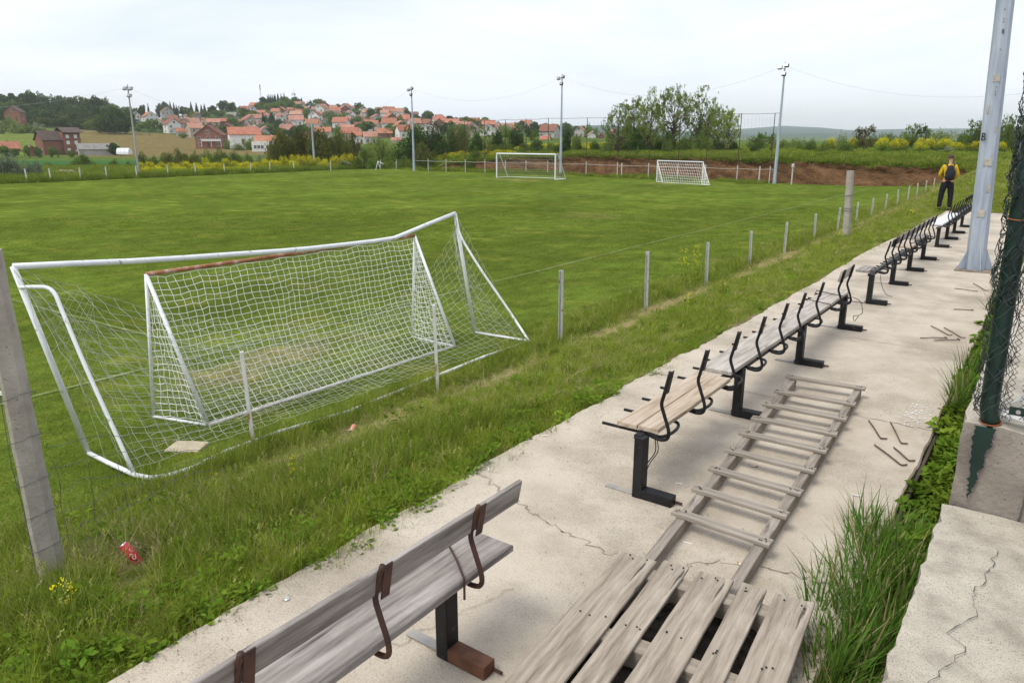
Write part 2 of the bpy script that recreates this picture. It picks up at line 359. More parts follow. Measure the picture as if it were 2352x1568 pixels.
# ================================================================= WALKWAY
CONC=mat('walkway_concrete',[(.40,.335,.262),(.52,.45,.36),(.60,.53,.435)],scale=2.2,rough=.92,bump=.9,bscale=75,spread=(.25,.75),dist=.008,detail=12,speck=(105,.56,(.20,.175,.145),.5),stain=(.7,(.31,.265,.205),.85))
def walkway():
    ys=np.concatenate([np.arange(-2.5,12,.06),np.arange(12,29.7,.15)]); s=np.random.default_rng(5)
    n1=np.convolve(s.normal(0,1,len(ys)+12),np.ones(6)/6,'same')[6:-6]; n2=np.convolve(s.normal(0,1,len(ys)+60),np.ones(30)/30,'same')[30:-30]
    left=-3.2+.035*n1+.10*n2-.06*np.sin(ys*.45); right=-.56+.012*n1[::-1]
    left=left+np.interp(ys,[4,6,11,16,22,29],[0.03,0.0,-.1,0.02,.05,.15])
    cols=[0,.004,.25,.5,.75,.996,1]
    V=[];
    for i,y in enumerate(ys):
        l,r=left[i],right[i]
        V.append((l-.01,y,-.17))
        for t in cols: V.append((l+(r-l)*t,y,-.015 if t in(0,1) else .004*math.sin(y*1.3+t*5)))
        V.append((r+.004,y,-.32))
    k=len(cols)+2; n=len(ys); i=np.arange(n-1)[:,None]*k; j=np.arange(k-1)[None,:]
    Fc=np.stack([i+j,i+j+1,i+k+j+1,i+k+j],-1).reshape(-1,4)
    me=mesh_np('walkway',np.array(V),Fc,[CONC]); o=struct(lk('walkway',me))
    # cracks and pour joints
    dk=mat('crack_dirt',[(.20,.16,.11),(.34,.28,.21)],scale=12,rough=1)
    mb=MB(); s=random.Random(4)
    def crack(pts,w,jit,step=.05):
        P=[Vector((*p,.006)) for p in pts]; Q=[]
        for a,b in zip(P,P[1:]):
            m=max(2,int((b-a).length/step))
            for q in range(m): Q.append(a.lerp(b,q/m)+Vector((s.uniform(-jit,jit),s.uniform(-jit,jit),0)))
        Q.append(P[-1]); vs=[];
        for q,p in enumerate(Q):
            d=(Q[min(q+1,len(Q)-1)]-Q[max(q-1,0)]); d.z=0; d.normalize(); o_=Vector((-d.y,d.x,0))*w*s.uniform(.35,1.2)/2; vs+= [p-o_,p+o_]
        mb.add(vs,[(2*q,2*q+2,2*q+3,2*q+1) for q in range(len(Q)-1)])
    crack([(-3.15,3.95),(-2.9,3.8),(-2.35,3.63),(-1.9,3.52),(-1.5,3.6),(-1.25,3.85),(-.9,3.95),(-.6,4.0)],.008,.03,.03)
    for y in (6.9,9.7,12.6,16.2,19.5,23.0,26.5): crack([(-3.2,y+.05),(-2,y),(-.58,y-.06)],.009,.02,.08)
    for y in(18,21,25): crack([(-1.5,y),(-1.0,y+.05),(-.6,y)],.015,.02)
    crack([(-2.6,1.9),(-2.3,2.2),(-2.1,2.9)],.004,.03)
    cr=mb.obj('crack',dk,o); cr['label']='dark crack lines and pour joints across the concrete'
    wm=mat('lime_splash',[(.62,.6,.56),(.8,.79,.76)],scale=25,rough=.9); mb=MB()
    for q in range(110):
        a=s.uniform(0,6.28); rr=s.uniform(.1,1); x=-.72+math.cos(a)*.13*rr-.02; y=7.25+math.sin(a)*.45*rr
        if x>-.585: continue
        r=s.uniform(.002,.010); P=[(x+math.cos(t)*r*s.uniform(.6,1.3),y+math.sin(t)*r*s.uniform(.8,2.2),.0075+q*2e-5) for t in np.linspace(0,6.28,8)[:-1]]
        mb.add(P,[tuple(range(7))])
    mb.obj('lime_splash',wm,o)
    sm=mat('damp_stain',[(.27,.22,.165),(.36,.30,.22)],scale=9,rough=.95); 
walkway()
# ================================================================= RETAINING WALL, TERRACE, LOWER SLAB
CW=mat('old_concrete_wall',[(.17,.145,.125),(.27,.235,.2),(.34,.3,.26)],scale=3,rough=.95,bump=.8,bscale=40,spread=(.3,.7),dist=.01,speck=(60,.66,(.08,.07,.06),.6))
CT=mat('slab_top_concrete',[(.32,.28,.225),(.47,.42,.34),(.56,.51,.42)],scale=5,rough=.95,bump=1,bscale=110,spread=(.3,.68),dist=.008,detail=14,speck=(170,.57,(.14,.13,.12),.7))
def grid_block(name,x0,x1,y0,y1,z0,z1,mats,step=.06,amp=.006,parent=None,seed=1,rag=0.0):
    """block subdivided on top/left/front faces with rough surfaces"""
    import bmesh
    bm=bmesh.new(); bmesh.ops.create_cube(bm,size=1)
    for v in bm.verts: v.co=Vector((x0+(v.co.x+.5)*(x1-x0),y0+(v.co.y+.5)*(y1-y0),z0+(v.co.z+.5)*(z1-z0)))
    for ax,a,b in ((0,x0,x1),(1,y0,y1),(2,z0,z1)):
        k=int((b-a)/step)
        for q in range(1,k):
            co=[0,0,0]; co[ax]=a+(b-a)*q/k; no=[0,0,0]; no[ax]=1
            bmesh.ops.bisect_plane(bm,geom=bm.verts[:]+bm.edges[:]+bm.faces[:],plane_co=co,plane_no=no)
    from mathutils import noise
    for v in bm.verts:
        n=noise.noise_vector(v.co*9+Vector((seed,0,0))); n2=noise.noise_vector(v.co*27)
        e=sum((abs(v.co.x-x0)<1e-4,abs(v.co.y-y0)<1e-4,abs(v.co.z-z1)<1e-4))
        f=amp*(1+ (rag if e>=2 else 0)); v.co+=n*f+n2*f*.6
        if e>=2:
            inn=Vector(((1 if abs(v.co.x-x0)<.03 else 0),(1 if abs(v.co.y-y0)<.03 else 0),(-1 if abs(v.co.z-z1)<.03 else 0)))
            v.co+=inn*abs(n2.x)*.018
    me=bpy.data.meshes.new(name); bm.normal_update()
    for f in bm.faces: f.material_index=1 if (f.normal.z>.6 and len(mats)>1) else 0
    bm.to_mesh(me); bm.free()
    for m in mats: me.materials.append(m)
    o=lk(name,me,parent); return o
tw=thing('retaining_wall','grey broken concrete wall with chipped edge holding the green mesh fence post','wall',(0,0,0))
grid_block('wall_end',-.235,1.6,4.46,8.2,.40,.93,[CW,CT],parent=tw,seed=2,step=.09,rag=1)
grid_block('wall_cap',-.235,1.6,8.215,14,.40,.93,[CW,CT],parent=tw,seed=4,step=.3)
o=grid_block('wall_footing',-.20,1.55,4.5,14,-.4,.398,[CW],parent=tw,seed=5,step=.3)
# block joints on the end face
mb=MB(); dk=mat('joint_dark',(.11,.10,.085),rough=1)
s=random.Random(2)
for (a,b) in (((.13,.90),(.09,.44)),((.09,.62),(.9,.60))):
    P=[]; n_=14
    for q in range(n_+1):
        t=q/n_; P.append(Vector((a[0]+(b[0]-a[0])*t+s.uniform(-.008,.008),4.445,a[1]+(b[1]-a[1])*t+s.uniform(-.008,.008))))
    mb.tube(P,.005,5)
mb.obj('mortar_joint',dk,tw)
# jagged break that shows the green post
PG=mat('green_post_paint',[(.004,.019,.015),(.008,.032,.024)],scale=6,rough=.35,spec=.5)
def zig():
    L=[];Rr=[]; s=random.Random(11); n=34
    for i in range(n+1):
        t=i/n; z=.925-.42*t; w=np.interp(t,[0,.10,.22,.4,.5,.62,.75,.85,1],[.050,.040,.046,.026,.034,.018,.022,.010,.003]); cx=ony(2272,934,4.45).x-.0*t+np.interp(t,[0,.5,1],[0,-.012,-.022])
        L.append((cx-w+s.uniform(-.007,.007),4.438,z)); Rr.append((cx+w+s.uniform(-.008,.008),4.438,z))
    V=L+Rr; n1=n+1; m=MB(); m.add(V,[(i,i+1,n1+i+1,n1+i) for i in range(n)]); return m,L,Rr
zm,zL,zR=zig()
gp=thing('fence_post','thick dark green steel post with chain-link tangled round it, set in the broken wall','fence post',(0,0,0))
zm.obj('embedded_section',PG,gp)
mb=MB(); GPX=[ony(2276,990,4.5),ony(2272,934,4.5),ony(2296,780,4.5),ony(2321,620,4.5),ony(2343,487,4.5)]; GPX.append(GPX[-1]+(GPX[-1]-GPX[-3])*1.6); mb.tube(GPX,.045,20); mb.obj('post_tube',PG,gp,smooth=True)
# crumbly rim around the break
mb=MB(); s=random.Random(8)
for P in zL+zR:
    if s.random()<.8: continue
    r=s.uniform(.003,.006); mb.lathe([(r*.2,-r),(r,-r*.3),(r*.8,r*.6),(r*.2,r)],(P[0],4.444,P[2]),6)
mb.obj('chipped_rim',CW,tw)
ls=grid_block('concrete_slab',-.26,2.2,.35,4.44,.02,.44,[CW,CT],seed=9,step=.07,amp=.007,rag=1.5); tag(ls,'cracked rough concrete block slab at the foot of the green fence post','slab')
mb=MB(); s=random.Random(5)
def vcrack(pts,w=.005,z=.452,jit=.012):
    P=[Vector((*p,z)) for p in pts]; Q=[]
    for a,b in zip(P,P[1:]):
        m=max(2,int((b-a).length/.03))
        for q in range(m): Q.append(a.lerp(b,q/m)+Vector((s.uniform(-jit,jit),s.uniform(-jit,jit),0)))
    Q.append(P[-1]); vs=[]
    for q,p in enumerate(Q):
        d=(Q[min(q+1,len(Q)-1)]-Q[max(q-1,0)]); d.z=0; d.normalize(); o_=Vector((-d.y,d.x,0))*w*s.uniform(.25,1.2)/2; vs+=[p-o_,p+o_]
    mb.add(vs,[(2*q,2*q+2,2*q+3,2*q+1) for q in range(len(Q)-1)])
cp=[onz(*p,.452) for p in ((2290,1265),(2262,1330),(2235,1365),(2240,1410),(2205,1440),(2170,1450),(2215,1480),(2195,1520),(2160,1545),(2130,1568))]
vcrack([(p.x,p.y) for p in cp]); mb.obj('crack',dk,ls)
# ditch board
WOLD=mat('dark_old_timber',[(.05,.04,.03),(.12,.095,.07)],scale=3,stretch=(8,.6,8),rough=.95,bump=.5)
mb=MB(); mb.beam((-.535,4.8,-.14),(-.525,8.0,-.13),.022,.22); o=mb.obj('form_board',WOLD); noisy(o.data,.01,4); tag(o,'dark rotten form board along the right edge of the walkway','board')
# ================================================================= FLOODLIGHT POLES
POLE=mat('pole_paint',[(.24,.285,.35),(.36,.41,.48),(.46,.50,.56)],scale=5,stretch=(1.6,1.6,.18),rough=.5,spread=(.3,.7),speck=(9,.68,(.22,.2,.19),.5))
POLED=mat('weathered_pole',[(.30,.30,.31),(.42,.40,.38),(.30,.16,.09)],scale=1.5,stretch=(2,2,.5),rough=.7,spread=(.4,.8))
LAMPG=mat('lamp_housing',(.10,.10,.11),rough=.5); LAMPF=mat('lamp_glass',(.35,.37,.4),rough=.15,spec=.6); LAMPW=mat('lamp_housing_pale',(.5,.5,.48),rough=.5)
def flood_pole(loc,h,label,lean=(0,0),kind=0,faces=8):
    t=thing('floodlight_pole',label,'light pole',loc,0,'floodlight poles round the pitch')
    top=Vector((lean[0],lean[1],h)); mb=MB(); mb.tube([(0,0,0),top*.5,top],[.165 if kind!=2 else .13,.12 if kind!=2 else .10,.07],faces); mb.obj('pole',POLED if kind==2 else POLE,t)
    mb=MB(); mb.box((0,0,.02),(.6,.6,.04)); mb.obj('base_plate',LAMPG,t)
    mb=MB(); mb.tube([top,top+Vector((0,0,.5))],.035,8); mb.obj('finial',LAMPG,t)
    spots=((-.38,.05),(.0,-.5),(.18,.2)) if kind!=2 else ((-.35,.1),(.75,.05),(.35,-.65))
    for (dx,dz) in spots:
        big=1.05 if kind==2 else .58
        m=MB(); m.box((0,0,0),(.62*big,.22,.36*(1 if kind==2 else .8)),Matrix.Rotation(R(-25),3,'X')); l=m.obj('floodlight',LAMPW if (kind==2 or dx<-.1) else LAMPG,t,bevel=.02); l.location=top+Vector((dx,-.12,dz))
        m=MB(); m.box((0,-.142,0),(.52*big,.02,.28)); g=m.obj('lens',LAMPF,l); g.rotation_euler=(R(-25),0,0)
        m=MB(); m.tube([(0,.05,0),(-dx,.12,-.12)],.02,6); m.obj('bracket',LAMPG,l)
    return t
LP={}
for key,(bx,by),hh,lab,kind in (('a',(-81.8,43.0),9.1,'rusty grey floodlight pole with two wide lamps beside the ploughed field, leftmost of the row',2),
    ('b',(-88.0,72.2),9.4,'pale floodlight pole standing in the yellow flowers before the dark walnut tree',0),
    ('c',(-66.8,70.6),9.75,'pale floodlight pole at the left end of the ball net',0),
    ('d',(-45.9,72.3),10.3,'pale floodlight pole standing just right of the big far goal',0),
    ('e',(-21.3,70.0),10.0,'pale floodlight pole at the right end of the ball net before the earth bank',1)):
    z=gzf(bx,by); z=max(z,-1.9) if key!='b' else z
    LP[key]=(bx,by,z,hh); flood_pole((bx,by,z-.05),hh,lab,kind=kind)
# big near pole
t=thing('floodlight_pole','tall pale blue steel pole with triangular gussets standing on the walkway','light pole',(-1.09,16.35,0),0)
mb=MB(); mb.tube([(0,0,.012),(-.10,0,2.4),(-.215,0,4.9),(-.36,0,8.2)],[.163,.150,.138,.11],8); mb.obj('pole',POLE,t)
mb=MB()
for k in range(8):
    a=math.pi*2*k/8+R(22.5); 
    if k%2: continue
    dx,dy=math.cos(a),math.sin(a); q=Vector((-dy,dx,0))*.007; b0=Vector((dx*.155,dy*.155,.02)); b1=Vector((dx*.29,dy*.29,.02)); b2=Vector((dx*.148,dy*.148,.42))
    mb.add([b0-q,b1-q,b1-q+Vector((0,0,.05)),b2-q,b0+q,b1+q,b1+q+Vector((0,0,.05)),b2+q],[(0,1,2,3),(7,6,5,4),(0,4,5,1),(1,5,6,2),(2,6,7,3),(3,7,4,0)]); mb.obj('gusset',POLE,t); mb=MB()
mb=MB(); mb.box((0,0,.006),(.62,.62,.02)); mb.obj('base_plate',mat('rust_plate',[(.16,.12,.09),(.30,.26,.2)],scale=8,rough=.9),t)
STK=mat('paper_patch',[(.36,.33,.28),(.48,.45,.39)],scale=14,rough=.9)
mb=MB()
def onpole(z): 
    return np.interp(z,[0,2.4,4.9],[0,-.10,-.215]), np.interp(z,[0,2.4,4.9],[.163,.150,.138])
for (z,dx,w,h) in ((1.07,.0,.12,.13),(1.52,.10,.06,.13),(1.98,.02,.13,.12),(2.55,.13,.055,.1),(2.9,-.115,.04,.14),(3.42,.0,.10,.11)):
    cx,r=onpole(z); 
    a=R(-86)+dx*5.0; 
    p=Vector((cx+math.cos(a)*(r*.97),math.sin(a)*(r*.97),z)); M=Matrix.Rotation(a+R(90),3,'Z'); mb=MB(); mb.box(p,(w,.012,h),M); mb.obj('paper_patch',STK,t)
tx=bpy.data.curves.new('b','FONT'); tx.body='B'; tx.size=.2; tx.extrude=.002; to=bpy.data.objects.new('b',tx); C.objects.link(to)
bpy.context.view_layer.update(); me=bpy.data.meshes.new_from_object(to); bpy.data.objects.remove(to)
me.materials.append(mat('black_ink',(.02,.02,.02),rough=.6)); o=lk('painted_letter',me,t); cx,r=onpole(2.42)
o.rotation_euler=(R(90),0,R(-40)); o.location=(cx-.135,-.105,2.36)
mb=MB()
for z in (3.15,3.2,3.28,4.35,4.4,4.55,3.9): 
    cx,r=onpole(z); mb=MB(); mb.box((cx+.02,-r*.985,z),(.012,.012,.018)); mb.obj('bolt_hole',LAMPG,t)
cx,r=onpole(4.25); mb=MB(); mb.box((cx+.03,-r*.985,4.2),(.03,.014,.06)); mb.obj('bolt_hole',LAMPG,t)
# overhead cable
CAB=mat('cable',(.42,.42,.45),rough=.6)
def cable(a,b,sag,label,r=.008,n=24):
    a=Vector(a);b=Vector(b); P=[a.lerp(b,i/n)-Vector((0,0,sag*4*(i/n)*(1-i/n))) for i in range(n+1)]; mb=MB(); mb.tube(P,r,5); o=mb.obj('overhead_cable',CAB); tag(o,label,'cable','cables between the floodlight poles'); return o
def tp(k): x,y,z,h=LP[k]; return Vector((x,y,z+h+.15))
cable((-112,14,7.5),tp('a'),2.4,'thin overhead cable running left from the leftmost floodlight pole')
cable(tp('a'),tp('b'),2.6,'thin overhead cable before the ploughed field, between the two leftmost floodlight poles')
cable(tp('b'),tp('c'),2.0,'thin overhead cable sagging before the village between two floodlight poles')
cable(tp('c'),tp('d'),1.9,'thin overhead cable sagging above the left part of the ball net')
cable(tp('d'),tp('e'),2.2,'thin overhead cable passing the group of tall trees')
cable(tp('e'),(14,58,10.5),4.2,'thin overhead cable running right from the fifth floodlight pole')
# ================================================================= FENCES OF THE PITCH
WHT=mat('white_post_paint',[(.50,.50,.48),(.66,.66,.64)],scale=6,rough=.65,speck=(14,.60,(.22,.11,.06),.85))
WHR=mat('rusty_white_paint',[(.30,.15,.08),(.60,.56,.50),(.70,.69,.66)],scale=9,stretch=(1,1,.4),rough=.75,spread=(.34,.5))
RUST=mat('dark_rust',[(.05,.03,.025),(.12,.06,.04)],scale=8,rough=.8)
def post(x,y,h,label,group,w=.05,lean=(0,0),m=WHT,name='fence_post',z=None,u=True):
    z=gzf(x,y) if z is None else z
    mb=MB(); top=Vector((lean[0],lean[1],h)); 
    if u:   # U-channel
        for dx,dy,a,b in ((0,w/2,w,.006),(-w/2,0,.006,w),(w/2,0,.006,w)):
            mb.add([p for k in (0,1) for p in [Vector((dx-a/2,dy-b/2,-.15))*(1-k)+(top+Vector((dx-a/2,dy-b/2,0)))*k,Vector((dx+a/2,dy-b/2,-.15))*(1-k)+(top+Vector((dx+a/2,dy-b/2,0)))*k,Vector((dx+a/2,dy+b/2,-.15))*(1-k)+(top+Vector((dx+a/2,dy+b/2,0)))*k,Vector((dx-a/2,dy+b/2,-.15))*(1-k)+(top+Vector((dx-a/2,dy+b/2,0)))*k]],[(3,2,1,0),(4,5,6,7),(0,1,5,4),(1,2,6,5),(2,3,7,6),(3,0,4,7)])
    else: mb.tube([(0,0,-.15),top],w/2*1.15,4 if u is None else 8)
    o=mb.obj(name,m); o.location=(x,y,z); tag(o,label,'fence post',group); return o
near=[(583,1020,812),(1006,910,700),(1287,800,620),(1483,728,577),(1621,672,556),(1722,612,530),(1800,590,510),(1868,567,490),(1921,545,477),(1964,523,464),(1999,506,455),(2031,492,446),(2059,481,438),(2083,473,431),(2103,467,426),(2122,460,421),(2141,452,417)]
for i,(px,br,tr) in enumerate(near):
    b=onz(px,br,-1.2); 
    x=max(-8.2,min(-6.9,b.x)); b=onx(px,br,x) if i>6 else b
    y=b.y; zz=gzf(x if i>6 else b.x,y); xx=x if i>6 else b.x
    topz=ony(px,tr,y).z
    if i==0: lab='rust streaked white post before the net of the small goal, nearest the camera'
    elif i==1: lab='rust spotted white post before the right end of the small netted goal'
    else: lab=f'white steel post, {ordn(i-2)} right of the crooked goal along the near touchline'
    if i>2: m=WHT
    post(xx,y,max(.9,topz-zz),lab,'white posts along the near touchline',w=.055 if i>1 else .05,m=WHR if i<2 else WHT,u=(None if i<2 else True),lean=(random.uniform(-.03,.03),random.uniform(-.05,.05)))
left=[(63.4,419.7),(117,413),(184,408),(245,406.6),(314,400),(385,396),(449,396),(516,393.7),(575,389.6),(619,386),(675,381),(759,380),(833,389.6),(873,389.6),(909.6,389.6)]
for i,(px,br) in enumerate(left):
    if i<12: b=onx(px,br,-78.5 if i<11 else -76)
    else: b=ony(px,br,72)
    post(b.x,b.y,1.25,f'small white post on the far side of the pitch, {ordn(i)} from the left','white posts along the far touchline',w=.11,lean=(random.uniform(-.2,.25),0),u=None,z=-1.6)
# ball net
bn=thing('ball_net_fence','tall thin fence of dark rusty poles and wires behind the far goals','fence',(0,0,0))
def yf(x): return float(np.interp(x,[-66.8,-45.9,-21.3],[71.2,72.9,70.4]))
fpx=[984,1025,1069,1114,1161,1208,1258,1346,1417.6,1489,1556,1620,1693,1768]; trow=np.interp(fpx,[984,1114,1258,1417,1620,1768],[284,277,272,270,263,261])
fx=[]
for px,tr in zip(fpx,trow):
    y=72; 
    for _ in range(4): p=ony(px,400,y); y=yf(p.x)
    fx.append(p.x); zt=ony(px,tr,y).z
    mb=MB(); mb.tube([(0,0,1.55),(0,0,zt+1.6)],.035,6); o=mb.obj('post',RUST,bn); o.location=(p.x,y,-1.6)
    mb=MB(); mb.tube([(0,0,-.1),(0,0,1.548)],.04,6); o2=mb.obj('post',WHT,bn); o2.location=(p.x,y,-1.6); o2['label']='white painted lower post section'
for zz,rr,m,lab in ((None,.018,RUST,'top'),(2.22,.018,RUST,''),(.62,.018,RUST,''),(-.55,.016,WHT,'')):
    P=[]
    for i in range(len(fx)):
        y=yf(fx[i]); z=zz if zz is not None else float(ony(fpx[i],trow[i],y).z)
        if zz==-.55: z=-.35
        if zz==.62: z=float(np.interp(i,[0,13],[.78,.62]))
        P.append(Vector((fx[i],y-.03,z+random.uniform(-.02,.02))))
        if i+1<len(fx): P.append(Vector(((fx[i]+fx[i+1])/2,yf((fx[i]+fx[i+1])/2)-.03,z-.05)))
    P=[Vector((LP['c'][0],LP['c'][1]-.0,P[0].z))]+P+[Vector((LP['e'][0],LP['e'][1],P[-1].z))]
    mb=MB(); mb.tube(P,rr,5); mb.obj('wire' if m is RUST else 'rail',m,bn)
mb=MB()
for i in range(len(fx)-1):       # remains of fine netting
    n=9
    for k in range(n+1):
        x=fx[i]+(fx[i+1]-fx[i])*k/n; y=yf(x)-.05; mb.tube([(x,y,.7),(x,y,4.3)],.0035,3,cap=False)
NETD=mat('net_dark',(.12,.12,.12),rough=.9); mb.obj('netting',NETD,bn)
for px,br,tr in ((1427.3,405,375),(1818,418,384),(1743,415,378)):
    p=ony(px,br,69.6 if px>1500 else 71.2); post(p.x,p.y,1.55,{1427.3:'short white post under the ball net, right of the big far goal',1818:'white post with a grey cap in front of the brown earth bank',1743:'white post before the earth bank, just left of the fifth floodlight pole'}[px],'white posts before the earth bank',w=.1,u=None,z=-1.62)
mb=MB(); mb.lathe([(.05,0),(.13,.03),(.13,.26),(.06,.33)],n=10); o=mb.obj('post_cap',LAMPW); p=ony(1818,418,69.6); 
capo=[q for q in bpy.data.objects if q.get('label','').startswith('white post with a grey cap')][0]; o.parent=capo; o.location=(0,0,1.5)
# concrete posts
CP=mat('post_concrete',[(.27,.24,.205),(.36,.325,.28),(.42,.385,.34)],scale=5,rough=.95,bump=.7,bscale=45,spread=(.3,.7),dist=.006,speck=(40,.66,(.10,.09,.08),.8))
WIRE=mat('grey_wire',(.13,.13,.14),rough=.5,metal=.6)
def cpost(base,top,w,d,label,rot):
    t=thing('concrete_post',label,'post',base,0); top=Vector(top)-Vector(base)
    import bmesh
    mb=MB(); n=26; c=.16*w; sec=[(-w/2+c,-d/2),(w/2-c,-d/2),(w/2,-d/2+c),(w/2,d/2-c),(w/2-c,d/2),(-w/2+c,d/2),(-w/2,d/2-c),(-w/2,-d/2+c)]
    Mr=Matrix.Rotation(rot,3,'Z'); vs=[]
    for i in range(n+1):
        k=i/n; q=top*k
        for a,b in sec: vs.append(Mr@Vector((a,b,0))*(1-.12*k)+q+Vector((0,0,-.3 if i==0 else 0)))
    fs=[(i*8+j,i*8+(j+1)%8,(i+1)*8+(j+1)%8,(i+1)*8+j) for i in range(n) for j in range(8)]+[tuple(n*8+j for j in range(8))]
    mb.add(vs,fs); o=mb.obj('shaft',CP,t); noisy(o.data,.004,14); noisy(o.data,.006,3); return t,top,Mr
t,tp_,Mr=cpost((-4.86,1.66,-.62),(-4.86+.06,1.66-.055,1.80),.155,.14,'rough square concrete post with loose fence wire at the left edge',R(-30))
mb=MB(); s=random.Random(3)
for z in (.35,.55,.78,1.0,1.28,1.55):
    P=[]; q=tp_*(z/2.4)
    for k in range(17):
        a=k/16*math.pi*2; ca,sa=math.cos(a),math.sin(a); r=.088/max(abs(ca),abs(sa)); r=min(r,.102); P.append(q+Mr@Vector((ca*r,sa*r,.02*math.sin(a*2)+s.uniform(-.004,.004))))
    mb.tube(P,.0022,5)
P=[tp_*(z/2.4)+Mr@Vector((.03*math.sin(z*7)+.02,-.085,0)) for z in np.linspace(.3,1.6,22)]; mb.tube(P,.0022,5)
mb.obj('tie_wire',WIRE,t)
t2,tp2,Mr2=cpost((-5.05,24.2,-.75),(-5.16,24.2,1.47),.20,.18,'tall plain concrete post standing in the grass bank among the white touchline posts',R(-20))
mb=MB()
for z in (.35,1.05,1.12,1.5):
    q=tp2*(z/2.22); P=[q+Mr2@Vector((math.copysign(.105,math.cos(a))*min(1,abs(math.cos(a))*1.5),math.copysign(.095,math.sin(a))*min(1,abs(math.sin(a))*1.5),0)) for a in np.linspace(0,6.28,13)]; mb=MB(); mb.tube(P,.006,4); mb.obj('tie_wire',WIRE,t2)
# loose old fence wire by the left post
mb=MB(); s=random.Random(21)
b0=Vector((-4.86,1.66,-.6))
for k in range(7):
    z=.22+k*.16; P=[b0+Vector((.02,.09,z))]; d=Vector((-.45,1.0,0)).normalized()
    for q in range(1,12): P.append(b0+Vector((0,0,z-.05*q*(.3+.1*k)))+d*q*.16+Vector((s.uniform(-.03,.03),s.uniform(-.02,.02),s.uniform(-.035,.035))))
    P=[p for p in P if p.z>gzf(p.x,p.y)+.02]
    if len(P)>2: mb.tube(smooth_path(P,4),.0018,4)
for k in range(6):
    x=k*.27+.15; d=Vector((-.45,1.0,0)).normalized(); P=[b0+d*x+Vector((s.uniform(-.04,.04),0,z-.05*x*3)) for z in np.linspace(-.05,1.05-.1*k,8)]
    P=[p for p in P if p.z>gzf(p.x,p.y)-.02]
    if len(P)>2: mb.tube(smooth_path(P,4),.0018,4)
o=mb.obj('wire_mesh_remnant',WIRE); tag(o,'sagging torn wire mesh hanging in the weeds beside the left concrete post','wire mesh')
# ================================================================= GOALS
GW=mat('goal_white',[(.70,.72,.74),(.82,.83,.84)],scale=6,rough=.35,spec=.5,speck=(12,.63,(.38,.31,.25),.8))
GR=mat('goal_rusty',[(.20,.075,.035),(.36,.15,.08),(.62,.55,.5)],scale=5,stretch=(1,1,1),rough=.6,spread=(.35,.75))
NW=mat('net_white',(.80,.79,.75),rough=.8); NG=mat('net_thin',(.46,.46,.40),rough=.9); NT=mat('net_thick',(.74,.74,.74),rough=.7)
def net_grid(mb,fn,nu,nv,r,jit=0.0,seed=1,n=3,twist=False):
    s=random.Random(seed); G=[[Vector(fn(i/nu,j/nv))+Vector((s.uniform(-jit,jit),s.uniform(-jit,jit),s.uniform(-jit,jit))) for j in range(nv+1)] for i in range(nu+1)]
    for i in range(nu+1): mb.tube(G[i],r,n,cap=False)
    for j in range(nv+1): mb.tube([G[i][j] for i in range(nu+1)],r,n,cap=False)
def bil(a,b,c,d,u,v):
    a,b,c,d=map(Vector,(a,b,c,d)); return (a*(1-u)+b*u)*(1-v)+(c*(1-u)+d*u)*v   # a,b top; c,d bottom
# --- big near goal (crooked)
g=thing('football_goal','large white goal with bent sagging crossbar and torn loose net, back towards the walkway','goal')
LBp=Vector((-9.13,3.72,-1.31)); RBp=Vector((-8.97,11.06,-1.31)); X=-9.2
cb=[onx(px,py,X) for px,py in ((30,612),(160,606),(300,600),(430,592),(540,584),(640,577),(710,571),(800,561),(860,554),(905,547),(935,535),(980,516),(1045,490))]
LT,RT=cb[0],cb[-1]
mb=MB(); mb.tube(cb,.036,12); mb.obj('crossbar',GW,g,smooth=True)
for a,b in ((LBp,LT),(RBp,RT)):
    mb=MB(); mb.tube([a,b],.034,12); mb.obj('goal_post',GW,g,smooth=True)
zr=-1.19
rear=[onz(px,py,zr) for px,py in ((310,1090),(345,1097),(385,1092),(440,1075),(520,1036),(640,992),(800,945),(950,885),(1110,820),(1215,783))]
mb=MB(); mb.tube([LBp,Vector((-8.5,3.68,-1.27)),rear[0]],.028,10); mb.obj('side_bar',GW,g,smooth=True)
mb=MB(); mb.tube([RBp,rear[-1]],.024,10); mb.obj('side_bar',GW,g,smooth=True)
mb=MB(); mb.tube(rear,.027,10); mb.obj('ground_bar',GW,g,smooth=True)
st=smooth_path([onx(45,660,-9.17),onx(80,659,-9.03),onx(108,661,-8.93),onx(126,675,-8.85),onx(142,712,-8.75),onx(200,850,-8.4),onz(308,1088,zr)],5)
mb=MB(); mb.tube(st,.023,10); mb.obj('stay',GW,g,smooth=True)
st2=smooth_path([onx(1051,520,-9.17),onx(1062,550,-9.0),onx(1105,620,-8.6),onx(1160,700,-8.15),onx(1190,745,-7.85),rear[-1]],5)
mb=MB(); mb.tube(st2,.022,10); mb.obj('stay',GW,g,smooth=True)
mb=MB(); q=onx(152,737,-8.72); mb.tube([q+Vector((0,-.0,.012)),q-Vector((0,0,.012))],.028,10); mb.obj('clip',LAMPG,g)
mb=MB()
def backnet(u,v):
    A=LT.lerp(RT,u)+Vector((.05+.35*math.sin(math.pi*u),0,-.05-1.45*math.sin(math.pi*u)**.55)); B=rear[0].lerp(rear[-1],u)+Vector((-.12,0,.02))
    p=A.lerp(B,v); sag=math.sin(math.pi*v)*(.55+.15*math.sin(u*9)); edge=math.sin(math.pi*u)**.4
    p.x-=sag*.25*edge; p.z-=.25*edge*math.sin(math.pi*v)*(.8+.2*math.sin(u*7)); p.z=max(p.z,-1.28+.04*math.sin(u*40+v*9)**2); p.y+=.25*math.sin(math.pi*u*2)*math.sin(math.pi*v)
    return p
net_grid(mb,backnet,54,20,.0022,.018,3)
